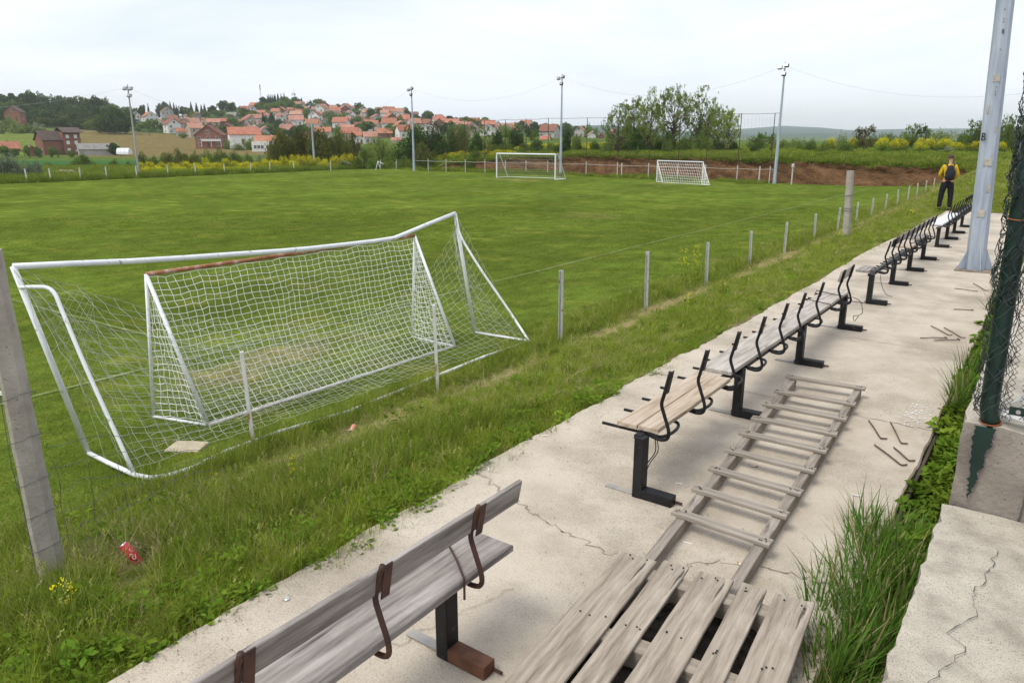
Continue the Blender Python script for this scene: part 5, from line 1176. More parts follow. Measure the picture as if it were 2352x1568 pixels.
for k,a,b,c,d,dep in (('bush_dark',20,480,620,120,115),('loose',325,468,600,120,125),('bush_dark',590,480,650,140,105),('bush_dark',560,590,670,160,96),('bush',700,540,660,160,100),('bush',850,555,660,170,98),('bush_dark',330,560,650,150,104),('bush',450,575,660,170,100),('bush_light',680,505,600,120,118),
   ('bush_dark',1050,560,680,180,92),('bush_dark',1200,540,680,200,90),('bush_dark',1380,560,680,180,92),('bush_light',940,540,655,150,90),('bush_dark',1110,600,690,95,92),('bush_light',1440,540,640,120,86),('bush_light',1190,590,660,90,84),('bush_dark',1740,350,560,210,98),('bush_light',1730,455,590,230,88),('bush',1560,560,650,150,90),('bush_dark',1870,560,650,200,96),('bush_dark',1990,570,650,120,96),('loose',2180,540,680,120,84),('loose',2240,500,600,140,98),('bush_dark',2200,530,600,100,100)):
    (q,)=z1([(a,b,c,d)],O3); plant(k,*q,dep,G4)
for a,b,c,d in ((1020,262,655,180),(1150,150,655,210),(1290,122,655,160),(1475,40,650,240),(1710,112,610,200),(1860,215,600,170),(1950,262,590,140)):
    (q,)=z1([(a,b,c,d)],O3); plant('locust',q[0],q[1],q[2],q[3]*1.55,random.uniform(88,97),'group of tall airy trees above the earth bank')
# ---- plateau on the right
for a,b,c,d in ((1060,470,660,240),(1200,440,660,260),(1340,450,660,240),(1480,470,650,220),(1600,480,640,200)):
    (q,)=z1([(a,b,c,d)],O3); plant('bush_dark' if a%3==0 else 'bush',*q,random.uniform(90,95),G4)
O4=1860; GR_='bushes on the plateau above the earth bank'
for k,a,b,c,d,dep in (('loose',120,500,640,90,86),('loose',60,530,650,90,84),('bush_dark',90,600,670,110,80),('loose',235,505,620,80,84),('bush',550,540,640,130,92),('bush_light',420,540,620,200,110),('bush_light',330,550,620,160,112),('broom',730,535,600,120,96),('bush',660,560,640,120,84),('brown_loose',1010,432,600,190,95),('white_flower',830,478,600,130,104),('bush',850,570,640,170,82),('broom',910,538,610,120,100),('broom',1170,530,625,190,84),('broom',1310,540,630,150,88),('broom',1260,560,630,140,84),('loose',1400,425,600,170,108),('loose',1480,430,600,170,106),('bush_light',1330,490,600,220,116),('bush_light',1200,490,600,200,120),('broom',1540,535,640,230,84),('broom',1680,540,640,230,86),('broom',1480,570,640,150,80),('broom',1790,575,640,140,84),('bush_light',1650,460,600,250,115),('bush',1800,480,600,200,110),('white_flower',1700,610,655,140,78),('loose',1900,390,600,150,100),('bush',1970,380,600,220,100),('loose',2020,370,600,160,102),('bush_light',2190,345,610,240,98),('loose',2240,350,610,220,100),('bush',2310,380,620,200,96),('broom',1950,565,640,190,82),('broom',2160,570,650,150,80),('loose',2450,340,620,260,100),('bush_light',2600,380,620,240,100),('bush_light',1090,500,590,150,118),('bush_light',960,520,590,180,120),('white_flower',480,545,600,120,115)):
    (q,)=z1([(a,b,c,d)],O4); plant(k,*q,dep,GR_)
# yellow flowering plants left of the ball net
for q in [(1180,745,800,90),(1260,740,800,110),(1360,745,800,100),(1450,748,800,90),(1560,735,800,130),(1650,750,800,90),(1730,700,790,70),(1740,745,800,110),(1830,748,800,80),(1910,710,790,110),(1960,735,800,110),(2060,740,800,120),(2150,742,800,100),(2230,725,800,120),(2320,730,800,110)]:
    (p,)=z1([q],0); plant('broom',p[0],p[1],p[2],p[3]*1.15,random.uniform(104,114),'yellow flowering plants beyond the far touchline')
for q in [(60,715,800,110),(150,725,800,120),(240,690,790,90),(350,678,790,150),(420,685,790,130),(500,700,800,120),(580,715,800,120),(660,690,790,120),(760,672,790,140),(560,745,815,140),(640,750,815,110),(200,735,810,140),(320,730,810,150),(860,700,800,80),(940,765,810,90)]:
    (p,)=z1([q],O2); plant('broom',p[0],p[1],p[2],p[3]*1.1,random.uniform(104,116),'yellow flowering plants beyond the far touchline')
(p,)=z1([(2100,645,700,260)],O2); plant('broom',*p,100,G4); (p,)=z1([(2000,655,700,160)],O2); plant('broom',*p,100,G4)
many('bush',[(850,690,790,200),(1000,700,790,230),(1230,690,790,190),(1130,740,815,160)],O2,104,G4)
# ================================================================= VILLAGE
def wallm(n,c,rough=.9): return mat(n,[tuple(v*.82 for v in c),c],scale=.6,rough=rough,objrand=.10)
WALLS={'w':('white',wallm('wall_white',(.80,.77,.72))),'g':('grey',wallm('wall_grey',(.52,.48,.45))),'k':('red brick',wallm('wall_brick',(.27,.12,.085))),'b':('beige',wallm('wall_beige',(.52,.43,.33))),'c':('cream',wallm('wall_cream',(.58,.52,.42)))}
def roofm(n,a,b): return mat(n,[a,b],scale=.9,rough=.85,objrand=.16,bump=.3,bscale=4)
ROOFS={'or':('orange',roofm('roof_orange',(.30,.11,.06),(.42,.19,.12))),'br':('brown',roofm('roof_brown',(.16,.065,.045),(.24,.105,.075))),'pk':('faded pink',roofm('roof_pink',(.33,.15,.10),(.44,.24,.18))),'gy':('grey',roofm('roof_grey',(.18,.17,.155),(.27,.26,.24))),'dk':('dark brown',roofm('roof_dark',(.075,.05,.045),(.12,.085,.075)))}
GLS=mat('window_dark',(.03,.032,.035),rough=.2,spec=.5); FRM=mat('window_frame',(.6,.6,.58),rough=.7); SHT=mat('white_shutter',(.66,.66,.66),rough=.7)
def win_mesh(shut=False):
    mb=MB()
    if shut: mb.box((0,-.03,0),(1.1,.06,1.3),m=0)
    else:
        mb.box((0,-.02,0),(1.0,.04,1.25),m=0)
        for a in ((0,.68,1.2,.1),(0,-.68,1.2,.1)): mb.box((a[0],-.03,a[1]),(a[2],.08,a[3]),m=1)
        for a in (-.55,.55,0): mb.box((a,-.03,0),(.08,.07,1.3),m=1)
    return mb.mesh('window',[SHT if shut else GLS,FRM])
WM=win_mesh(); WS=win_mesh(True)
DM=MB().box((0,-.03,0),(1.0,.06,2.05)).mesh('door',mat('door_wood',(.12,.07,.04),rough=.6))
def house(px,dep,x,y,z,w,htot,wk,rk,gable,label=None,shut=.2,balc=False,rot=None,depth=None,windows=True,chim=1,name='house'):
    """w visible width, htot from ground to ridge"""
    wn,wm_=WALLS[wk]; rn,rm=ROOFS[rk]; t=thing(name,f'{wn} house with {rn} roof','house',(x,y,z-.3),0,'houses of the village on the hill')
    rz=YAW+math.radians((1176-px)/1763*50) + (rot if rot is not None else random.uniform(-.5,.5)); 
    D=depth or w*random.uniform(.75,1.0); rise=min(htot*.48,(w if gable else D)*.36); he=htot-rise
    a,b=w/2,D/2; ov=.5; th=.16
    mb=MB()
    if gable: # ridge runs front to back
        V=[(-a,-b,-2),(a,-b,-2),(a,b,-2),(-a,b,-2),(-a,-b,he),(a,-b,he),(a,b,he),(-a,b,he),(0,-b,he+rise-.06),(0,b,he+rise-.06)]
        mb.add(V,[(0,1,5,8,4),(2,3,7,9,6),(1,2,6,5),(3,0,4,7)])
        rm_=MB(); k=rise/a
        for s in(-1,1):
            e0=Vector((s*(a+ov),0,he-ov*k)); r0=Vector((0,0,he+rise)); 
            P=[Vector((e0.x,-b-ov,e0.z)),Vector((e0.x,b+ov,e0.z)),Vector((0,b+ov,r0.z)),Vector((0,-b-ov,r0.z))]; Q=[p+Vector((0,0,th)) for p in P]
            rm_.add(P+Q,[(0,1,2,3),(7,6,5,4),(0,4,5,1),(1,5,6,2),(3,2,6,7),(0,3,7,4)])
    else:
        V=[(-a,-b,-2),(a,-b,-2),(a,b,-2),(-a,b,-2),(-a,-b,he),(a,-b,he),(a,b,he),(-a,b,he),(-a,0,he+rise-.06),(a,0,he+rise-.06)]
        mb.add(V,[(0,1,5,4),(2,3,7,6),(1,2,6,9,5),(3,0,4,8,7)])
        rm_=MB(); k=rise/b
        for s in(-1,1):
            P=[Vector((-a-ov,s*(b+ov),he-ov*k)),Vector((a+ov,s*(b+ov),he-ov*k)),Vector((a+ov,0,he+rise)),Vector((-a-ov,0,he+rise))]; Q=[p+Vector((0,0,th)) for p in P]
            rm_.add(P+Q,[(0,1,2,3),(7,6,5,4),(0,4,5,1),(1,5,6,2),(3,2,6,7),(0,3,7,4)])
    wl=mb.obj('wall',wm_,t); rf=rm_.obj('roof',rm,t)
    if chim:
        cm=MB(); cm.box((a*.3,b*.25,he+rise*.75),(.55,.55,1.9)); cm.box((a*.3,b*.25,he+rise*.75+1.0),(.7,.7,.12)); cm.obj('chimney',wm_,rf)
    if windows:
        st_=max(1,int(he/2.7)); nf=max(2,int(w/3.4)); 
        for fl in range(st_):
            zc=1.45+fl*2.7
            if zc+.8>he: continue
            for q in range(nf):
                if fl==0 and q==nf//2: o=lk('door',DM,t,(-a+(q+.5)*w/nf,-b,1.05)); continue
                o=lk('window',WS if random.random()<shut else WM,t,(-a+(q+.5)*w/nf,-b,zc))
            nd=max(1,int(D/4)); 
            for s in(-1,1):
                for q in range(nd):
                    if (s<0)==(rz%1<.5) or True:
                        o=lk('window',WM,t,(s*a,-b+(q+.5)*D/nd,zc)); o.rotation_euler=(0,0,s*math.pi/2)
        if gable and rise>2: lk('window',WM,t,(0,-b,he+rise*.28))
    if balc:
        for q in range(1,max(2,int(he/2.7))+0):
            bm_=MB(); bm_.box((w*.12,-b-.7,q*2.7+.55),(w*.76,.1,.9)); bm_.box((w*.12,-b-.4,q*2.7+.05),(w*.76,.9,.15)); 
            for e in (-.25,.12,.49): bm_.box((w*e,-b-.68,q*2.7-1.2),(.22,.22,2.5))
            bm_.obj('balcony',mat('balcony_white',(.6,.58,.54),rough=.9),t)
    t.rotation_euler=(0,0,rz)
    if label: t['label']=label
    else: DEFER.append((px,dep,f'{wn} house with {rn} roof',t))
    return t
random.seed(5)
def village(L,off):
    for q in L:
        a,b,c,w,wk,rk=q[:6]; fl=q[6] if len(q)>6 else ''
        (p,)=z1([(a,b,c,w)],off); px,top,base,wp=p
        dep,x,y,z=hit(px,min(base,345)); 
        if off+a/3.36>980: dep=max(dep,260)
        if dep>880: dep=700
        pp=at(px,base,dep); x,y=pp.x,pp.y; zz=pp.z; 
        h=float(rowz(top,dep))-zz; W_=pxw(wp,dep)
        W_=min(W_,18); h=max(5,min(h,13))
        zz=float(rowz(top,dep))-h
        house(px,dep,x,y,zz,W_*.80,h,wk,rk,gable=('G' in fl) if fl else random.random()<.45,balc='B' in fl,rot=(None if 'R' not in fl else .35),shut=.15)
        gz0=gzf(x,y)
V1=[(1145,330,420,85,'w','gy','G'),(1262,333,412,135,'w','or','G'),(1405,293,385,115,'g','or','G'),(1345,390,465,70,'w','or','G'),(1450,390,515,135,'w','br','GB'),(1455,362,410,95,'w','br'),(1550,357,420,85,'w','or','G'),(1655,337,398,98,'g','or','G'),(1530,468,545,100,'g','or','E'),(1640,425,552,140,'b','pk','E'),(1700,382,435,120,'b','or'),(1560,385,450,80,'g','or'),(1800,388,445,130,'b','pk','E'),(1890,385,440,90,'k','or'),(1955,338,398,98,'g','gy','E'),(1985,395,440,80,'w','pk'),(1760,422,480,90,'k','pk'),(1910,425,480,120,'k','br','G'),(2055,388,440,95,'k','pk','G'),(2080,428,495,115,'g','or'),(2150,255,308,104,'w','or','E'),(2050,285,330,84,'k','or','E'),(2130,318,370,90,'k','pk'),(2140,360,410,98,'w','or','G'),(2155,405,485,98,'w','or','G'),(2205,425,485,85,'g','or'),(2232,452,545,115,'g','pk','GR'),(2195,318,360,70,'b','or'),(2235,345,410,70,'w','or'),(2310,480,520,70,'w','or'),(2320,305,352,80,'w','or'),(2350,345,405,80,'w','pk'),(2000,480,500,50,'g','or')]
V2=[(25,258,308,58,'w','or','E'),(366,245,298,100,'w','pk','ER'),(140,288,310,60,'w','pk'),(215,290,340,84,'k','or','G'),(288,298,328,54,'g','or'),(168,308,352,84,'c','or','E'),(365,310,362,78,'w','or','E'),(268,323,382,78,'w','or','G'),(445,288,340,90,'g','pk','E'),(535,267,338,118,'w','or','G'),(90,347,405,60,'w','or','G'),(215,355,410,88,'w','or','G'),(340,363,445,140,'w','pk','E'),(508,330,375,110,'w','pk','E'),(615,317,368,88,'w','or','G'),(660,297,352,108,'w','or','E'),(738,281,345,106,'k','or','G'),(640,277,305,90,'b','pk'),(262,405,498,100,'g','br','G'),(315,400,460,80,'w','or','G'),(740,333,382,88,'w','or','G'),(500,375,440,130,'g','br','G'),(615,372,428,125,'g','or','GB'),(740,370,445,112,'w','pk','E'),(530,413,455,90,'g','or','G'),(848,282,318,80,'k','or','E'),(893,290,362,70,'w','or','G'),(872,355,400,84,'w','or','G'),(945,304,350,56,'b','gy','E'),(1002,307,350,56,'g','gy'),(1090,288,342,78,'k','or','G'),(1085,318,385,84,'w','pk','E'),(1012,352,402,110,'g','or','G'),(1172,328,405,124,'w','or','G'),(1250,353,420,96,'w','or','E'),(1060,421,470,112,'k','or','E'),(942,393,425,100,'k','or','E'),(1078,467,555,150,'k','or','E'),(738,434,505,108,'w','or','EB'),(850,470,505,88,'b','pk','E'),(865,500,600,100,'w','or','E'),(960,498,600,130,'g','pk','E'),(1180,546,590,88,'w','pk','E'),(1168,407,450,64,'b','or','E'),(862,418,465,78,'k','br'),(1330,333,370,78,'k','br'),(1420,340,390,68,'k','br','G'),(1468,336,396,66,'k','br'),(1540,356,405,70,'k','pk','E'),(1443,396,425,80,'g','or','E'),(1600,430,470,74,'w','or','E'),(1725,381,430,72,'k','br','G'),(1732,418,465,86,'g','pk','E'),(1850,397,445,150,'b','pk','E'),(1830,432,485,86,'g','pk','G'),(1905,460,505,80,'w','or','G'),(1950,430,480,66,'g','pk','E'),(2015,430,485,78,'b','pk','G'),(2092,430,485,92,'g','or','E'),(2185,423,475,106,'k','pk','E'),(2310,440,485,78,'g','or','G'),(20,335,390,60,'w','or')]
V3=[(12,415,465,56,'w','gy','G'),(80,428,495,96,'b','pk','E'),(285,435,495,98,'g','or','G'),(393,434,498,96,'g','or','G'),(470,434,486,70,'g','br','G'),(508,474,514,86,'b','or','E'),(598,457,505,72,'b','or','G'),(412,498,545,84,'k','br','E'),(415,533,568,90,'w','or','E'),(558,459,500,54,'w','or'),(705,454,545,98,'g','or','G'),(800,501,556,80,'w','pk','G'),(845,488,535,56,'g','or','G'),(885,513,562,56,'k','pk','G'),(982,484,505,46,'k','or','E'),(760,470,520,40,'g','br')]
village(V1,0); village(V2,O2); village(V3,O3)
# smaller houses that fill the slope between the ones above
def fill_village():
    taken=[(px,float(768*0+784)) for px,_,_,t in []]
    occ=[]
    for px,dep,ds,t in DEFER:
        if 'house' in ds: occ.append((px,dep))
    s=random.Random(12); n=0; tries=0
    while n<58 and tries<5000:
        tries+=1; px=s.uniform(395,1130) if s.random()<.96 else s.uniform(1130,1380); dep=s.uniform(390,740)
        sky_=np.interp(px,[395,550,640,750,900,1000,1130,1380],[500,600,720,740,700,690,690,640])
        if dep>sky_: continue
        if px<560 and dep<np.interp(px,[395,560],[470,390]): continue
        if any(abs(px-a)<9+ (700-dep)*.02 and abs(dep-b)<26 for a,b in occ): continue
        p=at(px,300,dep); z=gzf(p.x,p.y); wk=s.choice('wwwwggckb'); rk=s.choice(['or','or','or','pk','pk','br'])
        random.seed(1000+n); house(px,dep,p.x,p.y,z,s.uniform(7.5,9.5),s.uniform(5.8,7.4),wk,rk,gable=s.random()<.5,shut=.15); occ.append((px,dep)); n+=1
    m=0
    while m<70:
        px=s.uniform(330,1380); dep=s.uniform(380,730)
        if px<560 and dep<np.interp(px,[330,560],[480,400]): continue
        if dep>np.interp(px,[330,550,640,750,900,1000,1130,1380],[500,590,710,730,690,680,680,620]): continue
        p=at(px,300,dep); z=gzf(p.x,p.y); h=s.uniform(5,9); top=784-F*(((z+h-HC)/dep*CT_+ST_)/(CT_-(z+h-HC)/dep*ST_)) if False else None
        t=thing('broadleaf_tree','x','tree',(p.x,p.y,z-.1),s.uniform(0,6),'trees among the village houses'); k=s.choice(['far_mid','far_dark','far_light','far_mid']); 
        tm,cm=PROTO[k,s.randrange(3)]; wd=s.uniform(3,5); a=lk('trunk',tm,t); a.scale=(wd*.5,wd*.5,h); c=lk('crown',cm,t); c.scale=(wd,wd,h*.95); ds=KIND[k][1]; t['label']=ds; DEFER.append((px,dep,ds,t)); m+=1
fill_village()
def spot(px,base,dep): p=at(px,base,dep); return p.x,p.y,p.z
# individually described houses
x,y,z=spot(136,352,290)
t=house(136,290,x,y,z,12.6,8.4,'k','dk',False,label='big red brick house with stepped dark brown roofs standing before the ploughed field',shut=1,rot=.33,depth=8.5,chim=1)
mbx=MB(); mbx.box((3.4,-.4,3.9),(6.0,9.2,8.2)); mbx.obj('tall_wing',WALLS['k'][1],t)
mbx=MB(); mbx.add([(.4,-6,7.7),(7.6,-6,7.7),(7.6,-.4,9.6),(.4,-.4,9.6),(.4,-6,7.9),(7.6,-6,7.9),(7.6,-.4,9.8),(.4,-.4,9.8)],[(0,1,2,3),(7,6,5,4),(0,4,5,1),(1,5,6,2),(2,6,7,3),(3,7,4,0)]); mbx.add([(.4,-.4,9.6),(7.6,-.4,9.6),(7.6,5.2,7.7),(.4,5.2,7.7),(.4,-.4,9.8),(7.6,-.4,9.8),(7.6,5.2,7.9),(.4,5.2,7.9)],[(0,1,2,3),(7,6,5,4),(0,4,5,1),(1,5,6,2),(2,6,7,3),(3,7,4,0)]); mbx.obj('roof',ROOFS['dk'][1],t)
for zc in (1.5,4.2,6.4):
    for xx in (2.4,5.2): lk('window',WS,t,(xx-.4,-5.0,zc))
x,y,z=spot(221,353,288)
house(221,288,x,y,z,11.5,3.9,'g','gy',False,label='low grey barn with a flat grey roof right of the big brick house',shut=.4,rot=.1,depth=7,chim=0,name='barn')
x,y,z=spot(36,273,455)
t=house(36,455,x,y,z-1,8.5,8.2,'k','dk',True,label='unfinished brick house half hidden in the dark wood at the left',rot=-.4,shut=.0,chim=0)
x,y,z=spot(12,352,300); house(12,300,x,y,z-.5,9.5,5.2,'k','or',False,label='low house with an orange roof at the left edge of the valley',rot=.1)
x,y,z=spot(487,333,350)
t=house(487,350,x,y,z-.8,11.5,9.6,'k','br',True,label='brick house with long white balconies at the right end of the ploughed field',rot=-.25,balc=True,shut=.1)
x,y,z=spot(556,326,345); house(556,345,x,y,z-.6,11,7.2,'w','or',False,label='pale grey house with two white shutters below the village, left of the unfinished white house',rot=.12,shut=1,depth=8,chim=1)
x,y,z=spot(617,350,325)
t=house(617,325,x,y,z-.3,9.5,7.4,'w','or',False,label='unfinished white block house with a roofless front storey and orange roof',rot=-.15,depth=8,shut=0)
mbx=MB(); mbx.box((-.5,-6.2,2.6),(9,4.6,5.2)); fw=mbx.obj('front_storey',WALLS['w'][1],t)
for xx in (-3.6,-2.2,-.8,2.2): lk('window',WM,t,(xx,-8.53,2.9))
mbx=MB(); mbx.box((2.4,-8.55,2.3),(2.6,.08,2.2)); mbx.obj('porch_opening',GLS,t)
# polytunnel, small red shed, masts, rural poles
x,y,z=spot(286,353,282); t=thing('polytunnel','white plastic garden tunnel in front of the ploughed field','greenhouse',(x,y,z-.2),YAW+.15)
mb=MB(); P=[(-4.5+.0*k,0,0) for k in range(1)]; n=14; vs=[]
for xx in (-2.1,-.7,.7,2.1):
    for k in range(n+1): a=math.pi*k/n; vs.append((xx+.02*math.sin(k*3),math.cos(a)*2.3,math.sin(a)*2.2))
fs=[(i*(n+1)+k,i*(n+1)+k+1,(i+1)*(n+1)+k+1,(i+1)*(n+1)+k) for i in range(3) for k in range(n)]+[tuple(range(n+1)),tuple(range(3*(n+1),4*(n+1)))[::-1]]
mb.add(vs,fs); mb.obj('cover',mat('plastic_white',(.72,.73,.74),rough=.4),t)
mb=MB()
for xx in (-2.1,-.7,.7,2.1): mb.tube([(xx,math.cos(math.pi*k/n)*2.34,math.sin(math.pi*k/n)*2.24) for k in range(n+1)],.04,5)
mb.obj('hoop',LAMPW,t)
x,y,z=spot(74,352,275); house(74,275,x,y,z,3.2,2.8,'k','or',True,label='tiny red garden shed left of the big brick house',windows=False,chim=0,name='shed',rot=.1)
MR=mat('mast_red',(.40,.06,.04),rough=.6); MWt=mat('mast_white',(.6,.6,.6),rough=.6)
def mast(px,base,top,dep,label,kind):
    x,y,z=spot(px,base,dep); h=float(rowz(top,dep))-z; t=thing('radio_mast',label,'mast',(x,y,z)); 
    mb=MB()
    for a in (0,2.09,4.19): mb.tube([(math.cos(a)*.7,math.sin(a)*.7,0),(math.cos(a)*.3,math.sin(a)*.3,h)],.12,4,m=0)
    k=0; zz=0
    while zz<h-2: 
        for a in (0,2.09,4.19):
            r0=.7-.4*zz/h; r1=.7-.4*(zz+2)/h; mb.tube([(math.cos(a)*r0,math.sin(a)*r0,zz),(math.cos(a+2.09)*r1,math.sin(a+2.09)*r1,zz+2)],.08,3)
        zz+=2
    mb.obj('lattice_tower',MWt,t)
    mb=MB()
    if kind: mb.tube([(0,0,h*.78),(0,0,h+.5)],.5,6); mb.obj('antenna',MR,t)
    else:
        for a in (0,2.09,4.19): mb.box((math.cos(a)*1.8,math.sin(a)*1.8,h-2),(.5,.5,2.6)); mb.tube([(0,0,h-2),(math.cos(a)*1.8,math.sin(a)*1.8,h-2)],.1,4)
        mb.tube([(0,0,h-3),(0,0,h+3)],.15,5); mb.obj('antenna',LAMPW,t)
mast(601,248,196,755,'tall thin red and white radio mast on the village ridge',1); mast(677,240,212,755,'short mast with side antennas on the top of the village hill',0)
def upole(px,base,top,dep,label):
    x,y,z=spot(px,base,dep); z=gzf(x,y); h=float(rowz(top,dep))-z; t=thing('utility_pole',label,'utility pole',(x,y,z),YAW,'wooden utility poles in the valley'); mb=MB(); mb.tube([(0,0,0),(0,0,h)],[.16,.11],6); mb.obj('pole',BARK,t); mb=MB(); mb.box((0,0,h-.6),(1.6,.12,.12)); mb.obj('crossarm',BARK,t)
upole(73,350,331,275,'thin utility pole left of the big brick house'); upole(128,338,307,400,'thin utility pole behind the big brick house'); upole(252,328,302,440,'pale utility pole before the dark wood'); upole(345,322,303,430,'thin utility pole at the top right of the ploughed field')
# dirt heap beyond the left touchline
mb=MB(); RUB=mat('rubble_heap',[(.22,.15,.11),(.38,.32,.28)],scale=3,rough=1,bump=.6)
for k,(px,row,r_) in enumerate(((140,386,1.2),(158,387,.9),(172,386,.7))):
    p=at(px,row,96); import bmesh
    bm=bmesh.new(); bmesh.ops.create_icosphere(bm,subdivisions=3,radius=r_)
    for v in bm.verts: v.co.z*=.35
    me=bpy.data.meshes.new('rubble_heap'); bm.to_mesh(me); bm.free(); me.materials.append(RUB); noisy(me,.35,2.2,k); o=lk('rubble_heap',me); o.location=(p.x,p.y,gzf(p.x,p.y)+.2); tag(o,['largest','middle','smallest'][k]+' of the pale rubble heaps beyond the left touchline','rubble heap','rubble heaps')
# ---- unique labels
def finish_labels():
    from collections import defaultdict
    B=defaultdict(list)
    for px,dep,ds,t in DEFER:
        band=('near' if dep<90 else 'mid' if dep<160 else 'valley' if dep<420 else 'hill' if dep<560 else 'upper' if dep<680 else 'ridge'); B[(ds,zone(px),band)].append((px,t))
    W={'near':'nearest','mid':'near','valley':'valley','hill':'mid-slope','upper':'upper-slope','ridge':'ridge'}
    for (ds,z,band),L in B.items():
        L.sort(key=lambda q:q[0]); ds2=ds
        for i,(px,t) in enumerate(L):
            t['label']=(f'{W[band]} {ds2}, {z}' if len(L)==1 else f'{W[band]} {ds2}, {z}, {ordn(i)} from left')
finish_labels()
# ================================================================= GRASS AND WEEDS (instanced tufts)
def blade_mesh(name,seed,n,h,rad,w,lean,mats,fr=None,heads=0,seg=3,curl=1.0):
    rg=np.random.default_rng(seed); V=[];Fc=[];mi=[]
    for k in range(n):
        a=rg.uniform(0,6.28); r=rad*math.sqrt(rg.random()); bx,by=math.cos(a)*r,math.sin(a)*r; d=rg.uniform(0,6.28); H=h*rg.uniform(.55,1.15); ln=lean*H*rg.uniform(.3,1.3); wd=w*rg.uniform(.7,1.3); m=0 if rg.random()<(fr or 1) else 1
        sx,sy=-math.sin(d)*wd/2,math.cos(d)*wd/2; b=len(V)
        for s in range(seg+1):
            t=s/seg; f=(1-t**1.5)*1.0 if s<seg else .04; x=bx+math.cos(d)*ln*t**(1.6); y=by+math.sin(d)*ln*t**1.6; z=H*(t-.22*curl*lean*t*t)
            V+=[(x-sx*f,y-sy*f,z),(x+sx*f,y+sy*f,z)]
        for s in range(seg): Fc.append((b+2*s,b+2*s+1,b+2*s+3,b+2*s+2)); mi.append(m)
        if heads and rg.random()<heads:
            x,y,z=V[-1]; 
            for q in range(5):
                b=len(V); u=rg.normal(size=3)*.006; zz=z+q*.012*h*3-.02; s_=.004+h*.006
                V+=[(x+u[0]-s_,y+u[1],zz),(x+u[0],y+u[1]-s_,zz+.012),(x+u[0]+s_,y+u[1],zz+.02),(x+u[0],y+u[1]+s_,zz+.012)]; Fc.append((b,b+1,b+2,b+3)); mi.append(1)
    return mesh_np(name,np.array(V),Fc,mats,midx=mi)
def leafy_mesh(name,seed,n,h,rad,size,mats,flowers=0,stems=6):
    """low broad leaved weed"""
    rg=np.random.default_rng(seed); V=[];Fc=[];mi=[]
    for k in range(n):
        a=rg.uniform(0,6.28); r=rad*math.sqrt(rg.random()); z=h*rg.uniform(.15,1)*(1-.3*r/rad); c=np.array([math.cos(a)*r,math.sin(a)*r,z]); d=rg.normal(size=3); d[2]*=.35; d/=np.linalg.norm(d); nrm=np.array([rg.normal()*.35,rg.normal()*.35,1]); s=np.cross(d,nrm); s/=np.linalg.norm(s); l=size*rg.uniform(.6,1.4); w_=l*.3; b=len(V)
        V+=[c-d*l*.5,c-s*w_,c+d*l*.6,c+s*w_]; Fc.append((b,b+1,b+2,b+3)); mi.append(0)
    for k in range(stems):
        a=rg.uniform(0,6.28); r=rad*.6*rg.random(); x,y=math.cos(a)*r,math.sin(a)*r; b=len(V); hh=h*rg.uniform(.7,1.15); V+=[(x*.3-.0015,y*.3,0),(x*.3+.0015,y*.3,0),(x+.001,y,hh),(x-.001,y,hh)]; Fc.append((b,b+1,b+2,b+3)); mi.append(0)
        for q in range(flowers):
            u=rg.normal(size=3)*.014; b=len(V); s_=.0065; X,Y,Z=x+u[0],y+u[1],hh+u[2]; V+=[(X-s_,Y,Z),(X,Y-s_,Z+.003),(X+s_,Y,Z+.004),(X,Y+s_,Z+.003)]; Fc.append((b,b+1,b+2,b+3)); mi.append(1)
    return mesh_np(name,np.array(V),Fc,mats,midx=mi)
gm=lambda n,a,b,t=.35,r=.28:mat(n,[a,b],scale=9,rough=.8,spec=.0,trans=t,objrand=r,spread=(.3,.7),detail=1)
GA=gm('blade_green',(.16,.225,.018),(.27,.335,.045)); GB=gm('blade_deep',(.095,.16,.012),(.18,.25,.028)); GY=gm('blade_yellowish',(.24,.26,.06),(.36,.36,.13)); GS=gm('blade_straw',(.30,.24,.12),(.45,.37,.21),.2); GC=gm('clover_green',(.11,.19,.016),(.19,.29,.04)); GBR=gm('seed_head',(.22,.20,.11),(.34,.29,.17),.2); GL=gm('lawn_blade',(.108,.158,.022),(.18,.222,.040),r=.28); GF=gm('flower_yellow',(.62,.52,.01),(.75,.66,.03),.2,.1); GRD=gm('reed_green',(.075,.16,.022),(.15,.27,.045))
